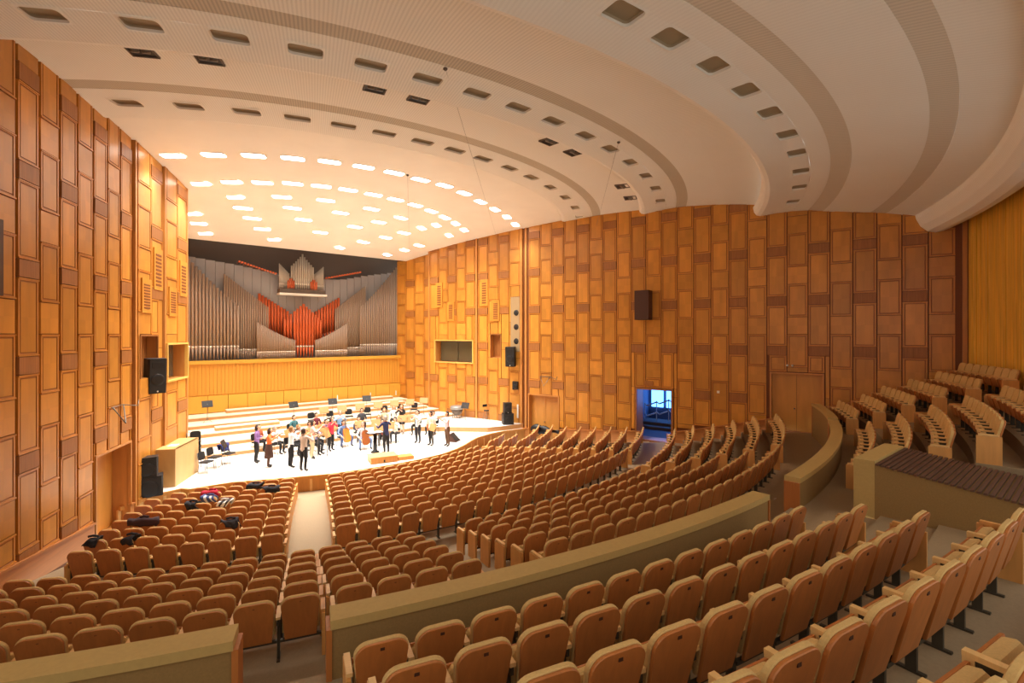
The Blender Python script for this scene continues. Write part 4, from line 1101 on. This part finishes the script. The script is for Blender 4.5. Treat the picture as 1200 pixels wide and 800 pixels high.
def body_mesh(key, pose):
    if key in BODY: return BODY[key]
    V, E = skeleton(pose); names = list(V); ix = {n: i for i, n in enumerate(names)}
    me = bpy.data.meshes.new('skeleton'); me.from_pydata([V[n][0] for n in names], [(ix[a], ix[b]) for a, b in E], [])
    o = bpy.data.objects.new('skeleton', me); COL.objects.link(o)
    sk = o.modifiers.new('skin', 'SKIN'); sk.use_smooth_shade = True; sk.branch_smoothing = 0.4
    if not me.skin_vertices: 
        bpy.context.view_layer.objects.active = o
    for i, n in enumerate(names):
        d = me.skin_vertices[0].data[i]; bulk = 1.14 if V[n][2] in ('top', 'bottom') else 1.0; d.radius = (V[n][1][0]*bulk, V[n][1][1]*bulk); d.use_root = (n == 'pelvis')
    sb = o.modifiers.new('sub', 'SUBSURF'); sb.levels = 1; sb.render_levels = 1
    dg = bpy.context.evaluated_depsgraph_get(); dg.update()
    out = bpy.data.meshes.new_from_object(o.evaluated_get(dg)); out.name = 'body'
    bpy.data.objects.remove(o); bpy.data.meshes.remove(me)
    segs = [(V[a][0], V[b][0], V[b][2], V[b][1][0]) for a, b in E]
    out.materials.clear()
    for _ in range(4): out.materials.append(M['skin'])
    for p in out.polygons:
        c = p.center; best = 9; reg = 'top'
        for A, B, rg, rr in segs:
            ab = B-A; f = max(0, min(1, (c-A).dot(ab)/max(ab.length_squared, 1e-9))); d = (c-(A+ab*f)).length-rr
            if d < best: best = d; reg = rg
        p.material_index = REG[reg]; p.use_smooth = True
    zmin = min(v.co.z for v in out.vertices)
    for v in out.vertices: v.co.z -= zmin
    BODY[key] = out
    return out
def face_mesh():
    k = MB()
    for s in (-1, 1): k.ell((s*0.032, 0.088, 0.01), (0.012, 0.008, 0.008), 8, 4, 0); k.ell((s*0.083, 0.0, -0.005), (0.012, 0.02, 0.032), 8, 4, 1)
    k.ell((0, 0.1, -0.02), (0.013, 0.02, 0.026), 8, 4, 1); k.box(-0.024, 0.024, 0.083, 0.094, -0.062, -0.052, 2)
    return k.mesh('face', [M['hair_dark'], M['skin'], M['lips']])
FACE = face_mesh()
def hair_mesh(long_, m):
    k = MB(); R = []
    for j in range(6):
        a = j/5; z = 0.105-0.03*j*(1.0+0.5*a) if not long_ else 0.105-0.055*j
        rr = math.sin(min(1, (j+0.25)/2.6)*PI/2)
        R.append([Vector((0.094*rr*math.cos(b)*(1 if not long_ else 1+0.06*j), -0.018+0.108*rr*math.sin(b)*(1 if math.sin(b) < 0 else max(0.25, 0.82-0.13*j)), z)) for b in [2*PI*i/12 for i in range(12)]])
    k.rings(list(reversed(R))); return k.mesh('hair', m)
HAIR = {}
def hair(long_, m):
    if (long_, m) not in HAIR: HAIR[(long_, m)] = hair_mesh(long_, M[m])
    return HAIR[(long_, m)]
POSES = {
 'violin': dict(armL=((-0.27, 0.22, 1.20), (-0.15, 0.44, 1.40)), armR=((0.36, 0.12, 1.22), (0.12, 0.36, 1.40)), turn=-0.05),
 'read': dict(armL=((-0.25, 0.05, 1.13), (-0.13, 0.30, 1.15)), armR=((0.25, 0.05, 1.13), (0.13, 0.30, 1.15))),
 'down': dict(armL=((-0.24, -0.03, 1.13), (-0.25, 0.07, 0.90)), armR=((0.24, -0.03, 1.13), (0.25, 0.07, 0.90)), sleeve=0),
 'conduct': dict(armL=((-0.33, 0.15, 1.20), (-0.28, 0.42, 1.30)), armR=((0.36, 0.2, 1.25), (0.30, 0.46, 1.46)), lean=0.06),
 'flute': dict(armL=((-0.22, 0.20, 1.22), (0.02, 0.32, 1.46)), armR=((0.34, 0.15, 1.24), (0.22, 0.30, 1.45))),
 'seat_violin': dict(seat=True, armL=((-0.27, 0.22, 1.20), (-0.15, 0.44, 1.40)), armR=((0.36, 0.12, 1.22), (0.12, 0.36, 1.40)), lean=0.05),
 'seat_read': dict(seat=True, armL=((-0.25, 0.08, 1.12), (-0.13, 0.32, 1.10)), armR=((0.25, 0.08, 1.12), (0.13, 0.32, 1.10)), lean=0.04),
 'seat_cello': dict(seat=True, armL=((-0.30, 0.20, 1.22), (-0.10, 0.33, 1.36)), armR=((0.36, 0.20, 1.15), (0.26, 0.44, 0.98)), lean=0.06, spread=0.27),
}
def person(label, p, target, pose, top, bottom, hairm='hair_dark', long_=False, scale=1.0, skirt=None, shoe=None):
    t = thing('person', label, 'person', p, face_rot(p, target), 'musicians on the stage'); t.scale = (scale*1.03,)*3
    P = POSES[pose]; b = link('body', body_mesh(pose, P), t)
    for i, m in enumerate((M['skin'], top, bottom, shoe or M['shoe'])):
        b.material_slots[i].link = 'OBJECT'; b.material_slots[i].material = m
    dz = -0.42 if P.get('seat') else 0
    hx = P.get('turn', 0)*0.4; hp = (hx, P.get('lean', 0.03)+0.025, 1.625+dz)
    link('face', FACE, t, hp); link('hair', hair(long_, hairm), t, (hp[0], hp[1], hp[2]+0.015))
    if skirt:
        k = MB(); z0, z1, w0, w1 = skirt[1:]
        R = [[Vector((w*math.cos(a), w*0.8*math.sin(a), z)) for a in [2*PI*i/14 for i in range(14)]] for w, z in ((w1, z1), (lerp(w0, w1, 0.5)+0.01, lerp(z0, z1, 0.5)), (w0, z0), (w0*0.9, z0+0.01))]
        k.rings(R); k.build('skirt', skirt[0], t)
    return t
def violin_at(p, rot, label, size=1.0):
    """body with waist, neck, scroll and bow; local y along the neck"""
    t = thing('violin', label, 'violin', p); t.rotation_euler = rot; t.scale = (size,)*3
    def shape(sc):
        pts = []
        for i in range(24):
            a = 2*PI*i/24; y = 0.18*math.sin(a); w = 0.10*abs(math.cos(a))**0.6*(1 if math.cos(a) >= 0 else -1)
            w *= 1.0-0.32*math.exp(-((y-0.01)/0.045)**2)-(0.16 if y > 0.05 else 0); pts.append((w*sc, y*sc))
        return pts
    k = MB(); k.prism(shape(1), -0.018, 0.018); k.build('body', mat('violin_varnish', srgb(160, 74, 30), 0.3, grain=((6, 30, 6), 0.2)), t)
    k = MB(); k.box(-0.012, 0.012, 0.15, 0.34, 0.0, 0.028); k.tube([(0, 0.34, 0.012), (0, 0.38, 0.0), (0, 0.36, -0.015)], 0.012); k.build('neck', M['brownbox'], t)
    k = MB(); k.tube([(-0.30, 0.03, 0.05), (0.38, 0.10, 0.06)], 0.005, n=4); k.build('bow', M['brownbox'], t)
def cello_at(p, target, label, colr):
    t = thing('cello', label, 'cello', p, face_rot(p, target))
    lean = Matrix.Rotation(math.radians(16), 4, 'X')
    def shape():
        pts = []
        for i in range(28):
            a = 2*PI*i/28; y = 0.38*math.sin(a); w = 0.22*abs(math.cos(a))**0.6*(1 if math.cos(a) >= 0 else -1)
            w *= 1.0-0.34*math.exp(-((y-0.03)/0.09)**2)-(0.18 if y > 0.1 else 0); pts.append((w, y))
        return pts
    mt = Matrix.Translation((0, 0, 0.60)) @ lean @ Matrix.Rotation(PI/2, 4, 'X')
    k = MB(); k.prism(shape(), -0.06, 0.06, 0, mt); k.build('body', colr, t)
    k = MB(); k.box(-0.022, 0.022, 0.02, 0.07, 0.33, 0.70, 0, Matrix.Translation((0, 0, 0.60)) @ lean); k.tube([tuple((Matrix.Translation((0, 0, 0.6)) @ lean) @ Vector(q)) for q in ((0, 0.045, 0.70), (0, 0.06, 0.76), (0, 0.02, 0.80))], 0.025); k.build('neck', M['brownbox'], t)
    k = MB(); k.tube([tuple((Matrix.Translation((0, 0, 0.6)) @ lean) @ Vector((0, 0, -0.37))), tuple((Matrix.Translation((0, 0, 0.6)) @ lean) @ Vector((0, 0, -0.62)))], 0.008); k.build('endpin', M['steel'], t)

CON = (0.1, 22.1)
black, dkblue, brown = cloth(30, 28, 30), cloth(40, 46, 84), cloth(74, 46, 36)
person('woman in an orange top and long brown skirt playing violin', (-4.48, 23.45, 0), CON, 'violin', cloth(240, 120, 60), brown, 'hair_dark', True, 0.97, skirt=(brown, 0.42, 1.02, 0.24, 0.15))
person('person in purple top and dark trousers behind the orange-clad woman', (-4.75, 24.6, 0), CON, 'read', cloth(140, 104, 160), black, 'hair_dark', True, 0.98)
person('man in grey shirt and black trousers standing nearest the stage edge', (-3.48, 21.8, 0), (-0.6, 24.0), 'violin', cloth(196, 178, 166), black, 'hair_dark', False, 1.03)
person('man in white shirt and black trousers behind the grey-shirted man', (-3.75, 22.75, 0), (0.3, 23.4), 'violin', cloth(236, 236, 244), black, 'hair_fair', False, 1.02)
person('man in pinkish shirt and beige trousers among the violins', (-2.55, 23.75, 0), (0.8, 23.2), 'violin', cloth(206, 176, 160), cloth(196, 176, 140), 'hair_dark', False, 1.02)
person('woman in red top and black trousers playing among the strings', (-1.32, 24.75, 0), CON, 'flute', cloth(226, 52, 72), black, 'hair_dark', True, 0.97)
person('conductor in dark blue jacket standing at the conductor stand', (0.62, 22.5, 0), (0.2, 26.0), 'conduct', dkblue, black, 'hair_grey', False, 1.04)
person('woman in a short black dress with bare legs', (3.37, 26.4, 0), CON, 'flute', black, M['skin'], 'hair_fair', True, 0.97, skirt=(black, 0.58, 1.05, 0.20, 0.14))
person('slim man in white sleeveless top and dark trousers', (2.95, 23.6, 0), CON, 'violin', cloth(220, 216, 214), cloth(40, 38, 44), 'hair_dark', False, 1.0)
person('man in cream shirt and black trousers reading at a wooden stand', (3.2, 22.62, 0), CON, 'read', cloth(226, 214, 196), black, 'hair_dark', False, 1.02)
person('man in pink and white shirt and brown trousers at the right', (3.8, 21.95, 0), CON, 'violin', cloth(230, 190, 196), cloth(104, 76, 58), 'hair_dark', False, 1.03)
for i, (lab, x, y, dz) in enumerate((('in the orange-clad woman\'s hands', -4.2, 23.35, 1.38), ('held by the grey-shirted man', -3.1, 22.05, 1.48), ('held by the man in the white shirt', -3.32, 22.85, 1.46), ('held by the man in beige trousers', -2.12, 23.7, 1.46), ('held by the slim man in white', 2.55, 23.42, 1.44), ('held by the man in pink and white', 3.36, 22.0, 1.48))):
    violin_at((x, y, dz), (0.1, 0.25, face_rot((x, y), CON)+0.5), 'small brown violin with bow '+lab)
SEATED = [
 ('in a lavender shirt behind the violinists', -1.98, 25.42, 0, 'seat_violin', cloth(186, 176, 206), black, 'hair_dark'),
 ('in a tan jacket left of the red-clad woman', -2.3, 24.6, 0, 'seat_violin', cloth(176, 140, 104), black, 'hair_grey'),
 ('in an ivory blouse right of the conductor', 2.15, 24.7, 0, 'seat_violin', cloth(240, 232, 214), black, 'hair_dark'),
 ('in a dark green sweater at the right', 4.1, 25.9, 0, 'seat_read', cloth(48, 72, 58), black, 'hair_dark'),
 ('in a rust coloured top at the left back', -4.2, 27.0, 0, 'seat_read', cloth(176, 92, 56), black, 'hair_dark'),
 ('in a white blouse at the right of the first riser', 3.4, 27.5, 0.22, 'seat_read', cloth(240, 238, 234), black, 'hair_fair'),
 ('in a black jacket, left of the violins', -3.15, 25.0, 0, 'seat_violin', cloth(34, 32, 36), black, 'hair_dark'),
 ('in a white shirt at the far left of the orchestra', -3.7, 26.0, 0, 'seat_read', cloth(236, 232, 228), black, 'hair_grey'),
 ('in a light grey sweater, second desk', -2.65, 25.75, 0, 'seat_violin', cloth(176, 172, 174), black, 'hair_fair'),
 ('in a salmon shirt behind the violins', -1.95, 26.35, 0, 'seat_violin', cloth(222, 150, 124), cloth(60, 64, 90), 'hair_dark'),
 ('in a violet blouse near the middle', -1.05, 26.45, 0, 'seat_read', cloth(150, 118, 162), black, 'hair_dark'),
 ('in denim with an orange cello', -0.45, 25.55, 0, 'seat_cello', cloth(110, 134, 180), cloth(70, 86, 130), 'hair_dark'),
 ('in pale shirt and jeans with a brown cello', 0.15, 24.35, 0, 'seat_cello', cloth(220, 222, 226), cloth(96, 116, 156), 'hair_grey'),
 ('in a navy sweater behind the cellos', 0.65, 26.2, 0, 'seat_read', cloth(48, 54, 86), black, 'hair_dark'),
 ('in a brick red shirt beyond the conductor', 1.35, 24.6, 0, 'seat_violin', cloth(190, 92, 70), black, 'hair_dark'),
 ('in a pale pink top right of centre', 1.75, 26.0, 0, 'seat_read', cloth(234, 200, 196), black, 'hair_fair'),
 ('in a beige cardigan beside the woman in the dress', 2.5, 26.9, 0.22, 'seat_read', cloth(206, 190, 160), black, 'hair_fair'),
 ('in a cream shirt with a dark cello at the right', 4.9, 25.3, 0, 'seat_cello', cloth(236, 224, 208), black, 'hair_dark'),
 ('in a teal shirt on the first riser', -2.4, 27.5, 0.22, 'seat_read', cloth(70, 120, 128), black, 'hair_dark'),
 ('in a maroon sweater on the first riser', -1.2, 27.6, 0.22, 'seat_read', cloth(120, 46, 56), black, 'hair_dark'),
 ('in a sky blue shirt on the first riser', 0.1, 27.55, 0.22, 'seat_violin', cloth(150, 186, 226), black, 'hair_grey'),
 ('in a charcoal shirt on the first riser', 1.4, 27.6, 0.22, 'seat_read', cloth(72, 72, 78), black, 'hair_dark'),
]
for lab, x, y, z, pose, top, bot, hm in SEATED:
    person('seated musician '+lab, (x, y, z), CON, pose, top, bot, hm, hm == 'hair_fair', 1.0)
    tw = (Vector(CON)-Vector((x, y))).normalized()
    stage_chair((x-tw.x*0.02, y-tw.y*0.02, z), 'black chair under the musician '+lab)
    if 'cello' not in pose and z > 0: pass
    elif 'cello' not in pose:
        music_stand((x+tw.x*0.85+tw.y*0.12, y+tw.y*0.85-tw.x*0.12, z if y < 27 or z == 0 else 0.0), 'wooden stand before the musician '+lab, True)
    else:
        cc = mat('cello_%s' % ('orange' if 'orange' in lab else 'brown'), srgb(214, 128, 48) if 'orange' in lab else srgb(150, 84, 44), 0.3)
        cello_at((x+tw.x*0.42, y+tw.y*0.42, z), CON, 'cello leaning on the musician '+lab, cc)
for i, x in enumerate((-0.9, 0.15, 1.25, 2.4, 3.5, 4.6, 5.6)):
    stage_chair((x, 29.15, 0.44), 'empty black chair on the second riser, %s from the left' % ORD[i])
    music_stand((x+0.5, 28.72, 0.44), 'wooden music stand on the second riser, %s from the left' % ORD[i], True)
for i, x in enumerate((-1.6, 0.7, 2.9)):
    music_stand((x, 30.5, 0.66), 'black music stand on the third riser, %s from the left' % ORD[i], False)
music_stand((-5.75, 32.3, 0.88), 'black music stand alone on the fourth riser at the left', False, (-5, 20))
music_stand((7.6, 26.0, 0.28), 'small black music stand on the right side platform', False)
music_stand((3.0, 22.1, 0), 'wooden music stand before the man in the cream shirt', True)
music_stand((3.0, 25.6, 0), 'wooden music stand before the woman in the black dress', True)
# conductor's stand and podium
t = thing('conductor_stand', 'black pedestal conductor stand with open white score', 'stand', (0.28, 23.05, 0))
k = MB(); k.lathe([(0.22, 0), (0.20, 0.05), (0.10, 0.10), (0.09, 0.95)], n=12); k.build('pedestal', M['black'], t)
k = MB(); k.box(-0.4, 0.4, -0.25, 0.25, 0.95, 0.99); k.build('desk', M['brownbox'], t)
k = MB(); k.box(-0.34, -0.01, -0.2, 0.2, 0.99, 1.01); k.box(0.01, 0.34, -0.2, 0.2, 0.99, 1.01); k.build('score', M['white'], t)
t = thing('podium', 'low wooden podium box with a side step at the stage edge', 'podium', (0.0, 21.15, 0), math.radians(-12))
k = MB(); k.box(-0.75, 0.45, -0.35, 0.45, 0, 0.26); k.build('box', M['stagefront'], t); k = MB(); k.box(-0.78, 0.48, -0.38, 0.48, 0.26, 0.30); k.build('top', M['console'], t)
k = MB(); k.box(0.5, 1.25, -0.25, 0.3, 0, 0.16); k.build('step', M['stagefront'], t); k = MB(); k.ell((-0.15, -0.36, 0.1), (0.04, 0.02, 0.05), 8, 4); k.build('socket', M['black'], t)
# microphone stands
def mic_stand(p, h, label):
    t = thing('microphone_stand', label, 'microphone stand', p, random.uniform(0, 6), 'microphone stands on the stage')
    k = MB(); k.tube([(0, 0, 0.05), (0, 0, h)], 0.010, n=5); k.build('pole', M['steel'], t)
    for i in range(3):
        a = 2*PI*i/3; k = MB(); k.tube([(0, 0, 0.12), (0.28*math.cos(a), 0.28*math.sin(a), 0.01)], 0.009, n=5); k.build('leg', M['black'], t)
    k = MB(); k.tube([(0, 0, h), (0.18, 0, h+0.08)], 0.014, n=6); k.build('microphone', M['black'], t)
for lab, x, y, h in (('between the violins and the stage edge', -2.7, 22.4, 1.5), ('left of the red-clad woman', -1.9, 23.6, 1.6), ('right of the red-clad woman', -0.9, 23.9, 1.6), ('left of the podium', -1.2, 21.6, 1.7), ('right of the conductor', 1.7, 23.0, 1.5), ('before the slim man in white', 2.3, 22.4, 1.4), ('behind the orange-clad woman', -3.9, 24.4, 1.5), ('at the far left of the risers', -6.85, 30.3, 1.75), ('right of the man in pink', 4.9, 22.7, 1.3)):
    mic_stand((x, y, 0.66 if y > 30 else 0), h, 'thin microphone stand '+lab)
# floor monitor wedge
t = thing('stage_monitor', 'brown wedge monitor on the right of the stage floor', 'speaker', (4.75, 22.7, 0), math.radians(35))
k = MB(); k.add([(-0.3, -0.2, 0), (0.3, -0.2, 0), (0.3, 0.25, 0), (-0.3, 0.25, 0), (-0.3, 0.2, 0.42), (0.3, 0.2, 0.42), (0.3, 0.25, 0.42), (-0.3, 0.25, 0.42)], [(0,3,2,1),(4,5,6,7),(0,1,5,4),(1,2,6,5),(2,3,7,6),(3,0,4,7)]); k.build('cabinet', M['brownbox'], t)
k = MB(); k.add([(-0.26, -0.19, 0.05), (0.26, -0.19, 0.05), (0.26, 0.17, 0.40), (-0.26, 0.17, 0.40)], [(0, 1, 2, 3)]); k.build('grille', M['grille'], t)
# chairs by the console, one carrying a blue coat
for i, (x, y, lab) in enumerate(((-6.75, 24.2, 'empty black chair nearest the oak console'), (-6.35, 24.9, 'empty black chair beside the console, behind another'), (-5.75, 25.3, 'black chair under the dark blue coat by the console'))):
    stage_chair((x, y, 0), lab, (x+1, y-1))
for i in range(3):
    for j in range(4): stage_chair((-8.0+0.50*i, 25.3+0.12*i+0.03*j, 0.22*j), 'black chair behind the oak console, %s stack from the left, %s from the floor' % (ORD[i], ORD[j]), (-7.5, 21))
music_stand((-6.05, 24.55, 0), 'black music stand between the chairs beside the console', False)
# covered drum and high stool at the right
t = thing('kettledrum', 'grey covered kettledrum standing by the right stage wall', 'drum', (8.0, 27.6, 0.281))
k = MB(); k.lathe([(0.14, 0.18), (0.32, 0.34), (0.42, 0.62)], n=16); k.build('bowl', M['dark'], t); k = MB(); k.lathe([(0.45, 0.60), (0.47, 0.66), (0.46, 0.76), (0.40, 0.80), (0.05, 0.82)], n=16); k.build('cover', M['grey'], t)
for i in range(4):
    a = PI/2*i; k = MB(); k.tube([(0.38*math.cos(a), 0.38*math.sin(a), 0.62), (0.34*math.cos(a), 0.34*math.sin(a), 0.0)], 0.02); k.build('leg', M['steel'], t)
t = thing('high_stool', 'tall steel stool with small black seat and backrest on the side platform', 'stool', (8.75, 25.3, 0.281))
k = MB(); k.lathe([(0.17, 0.66), (0.18, 0.70), (0.15, 0.73)], n=12); k.build('seat', M['black'], t); k = MB(); k.box(-0.17, 0.17, 0.14, 0.18, 0.92, 1.08); k.build('backrest', M['black'], t); k = MB(); k.tube([(0, 0.15, 0.7), (0, 0.17, 1.0)], 0.012); k.build('back_stem', M['steel'], t)
for i in range(4):
    a = PI/4+PI/2*i; k = MB(); k.tube([(0.12*math.cos(a), 0.12*math.sin(a), 0.66), (0.24*math.cos(a), 0.24*math.sin(a), 0.0)], 0.012); k.build('leg', M['steel'], t)
k = MB(); k.tube([(0.2*math.cos(2*PI*i/12), 0.2*math.sin(2*PI*i/12), 0.25) for i in range(13)], 0.008, n=5); k.build('foot_ring', M['steel'], t)
# double bass in its black soft case, lying on its side before the right stage door
t = thing('double_bass_case', 'black soft double bass case lying on its side by the right stage door', 'instrument case', (10.28, 21.35, -0.30), math.atan2(RD.y, RD.x))
def bass_pt(s):
    w = 0.40*(math.sin(min(1, s/0.62)*PI)**0.5 if s < 0.62 else 0)
    return w
rings = []
for i in range(15):
    s = i/14; x = -1.0+2.0*s
    if s < 0.66: w = 0.36*math.sin(PI*min(1, (s+0.02)/0.7))**0.45*(1-0.22*math.exp(-((s-0.33)/0.07)**2))*(1.0 if s < 0.33 else 0.82)
    elif s < 0.9: w = 0.085
    else: w = 0.11*math.sin(PI*(1.02-s)/0.24)+0.02
    rings.append([Vector((x, 0.20*(w/0.36)**0.5*math.cos(a), 0.42+w*math.sin(a))) for a in [2*PI*j/12 for j in range(12)]])
k = MB(); k.rings(rings); k.build('case_body', M['black'], t)
k = MB(); k.tube([(-0.5, -0.2, 0.30), (-0.45, -0.3, 0.05), (-0.2, -0.25, 0.2)], 0.015); k.build('strap', M['black'], t)

# ------------------------------------------------------------------ coats and bags left on the front seats
def coat(label, row, ang, c, w=0.5, front=0.35, back=0.28, cat='coat', seed=1, stripes=None, at=None):
    r = 12.56+0.841*row; zf = zfloor(r); rnd = random.Random(seed); w *= 0.78; front *= 0.8; back *= 0.8
    t = thing('draped_coat', label, cat, pol(r, ang, zf), math.radians(ang), 'coats left on the front seats')
    if at: t.location = at[0]; t.rotation_euler = (0, 0, at[1]); t['group'] = 'coats left on chairs'
    k = MB(); nx, ny = 9, 10; vs = []
    ph = [rnd.uniform(0, 6) for _ in range(4)]
    for j in range(ny+1):
        s = j/ny; L_ = -back+(back+front)*s
        for i in range(nx+1):
            x = -w/2+w*i/nx; bump = 0.04*math.sin(x*15+ph[0]+s*5)+0.02*math.sin(x*37+ph[1])
            drop = abs(L_); yy = (0.055+(1 if L_ > 0 else -1)*min(drop, 0.07)+(0.24*drop)) + bump*(1 if L_ > 0 else -1)
            zz = 0.93-max(0, drop-0.05)*(0.92+0.12*math.sin(x*9+ph[2]))+bump*0.4
            if L_ < 0: yy = 0.055-min(drop, 0.085)-0.02+0.24*max(0, drop-0.05)*0.9-abs(bump)
            vs.append((x*(1+0.22*math.sin(s*4+ph[3]))+0.06*math.sin(s*6+ph[2]), yy, zz))
    fs = [(j*(nx+1)+i, j*(nx+1)+i+1, (j+1)*(nx+1)+i+1, (j+1)*(nx+1)+i) for j in range(ny) for i in range(nx)]
    k.add(vs, fs, 0, True)
    if stripes:
        for n_, f in enumerate(fs):
            if (n_ % nx) // 2 % 2: k.m[n_] = 1
    o = k.build('cloth', [c, stripes or c], t)
    so = o.modifiers.new('thickness', 'SOLIDIFY'); so.thickness = 0.025; so.offset = 1
    q = MB(); q.tube([(-0.1, 0.06, 0.975), (0, 0.05, 1.0), (0.12, 0.06, 0.975)], 0.03); q.build('collar', c, t)
plum = cloth(58, 34, 38); chn = cloth(34, 32, 38)
coat('dark plum coat draped over a seat near the left door', 6, -31.2, plum, 0.85, seed=2)
coat('black coat hanging over a seat in the fifth row', 4, -29.6, chn, 0.5, seed=3)
coat('blue and white striped scarf over a front left seat', 3, -29.1, cloth(70, 84, 130), 0.42, seed=4, stripes=cloth(226, 224, 226))
coat('white and black striped bag over a front left seat', 4, -26.4, cloth(230, 226, 222), 0.40, seed=5, stripes=cloth(60, 56, 60))
coat('crimson jacket thrown over a seat in the front rows', 2, -30.2, M['redcloth'], 0.62, seed=6)
coat('black bag on a front row seat near the stage', 1, -25.5, chn, 0.5, seed=7)
coat('black coat over the aisle seats of the third row', 2, -22.6, chn, 0.75, seed=8)
coat('dark grey coat over a seat in the eighth row', 7, -23.4, cloth(50, 46, 52), 0.45, seed=9)
coat('black scarf hanging between seats in the ninth row', 8, -29.2, cloth(36, 30, 34), 0.26, seed=10)
coat('black coat at the wall end of the ninth row', 8, -31.7, chn, 0.36, seed=11)
_p = Vector((-5.75, 25.3, -0.07)); _a = face_rot(_p, (-4.75, 24.3)); _b = _p+Vector((math.sin(_a)*0.30, -math.cos(_a)*0.30, 0))
coat('dark blue coat draped over the chair back beside the oak console', 0, 0, cloth(48, 54, 110), 0.62, 0.5, 0.4, seed=12, at=(_b, _a))
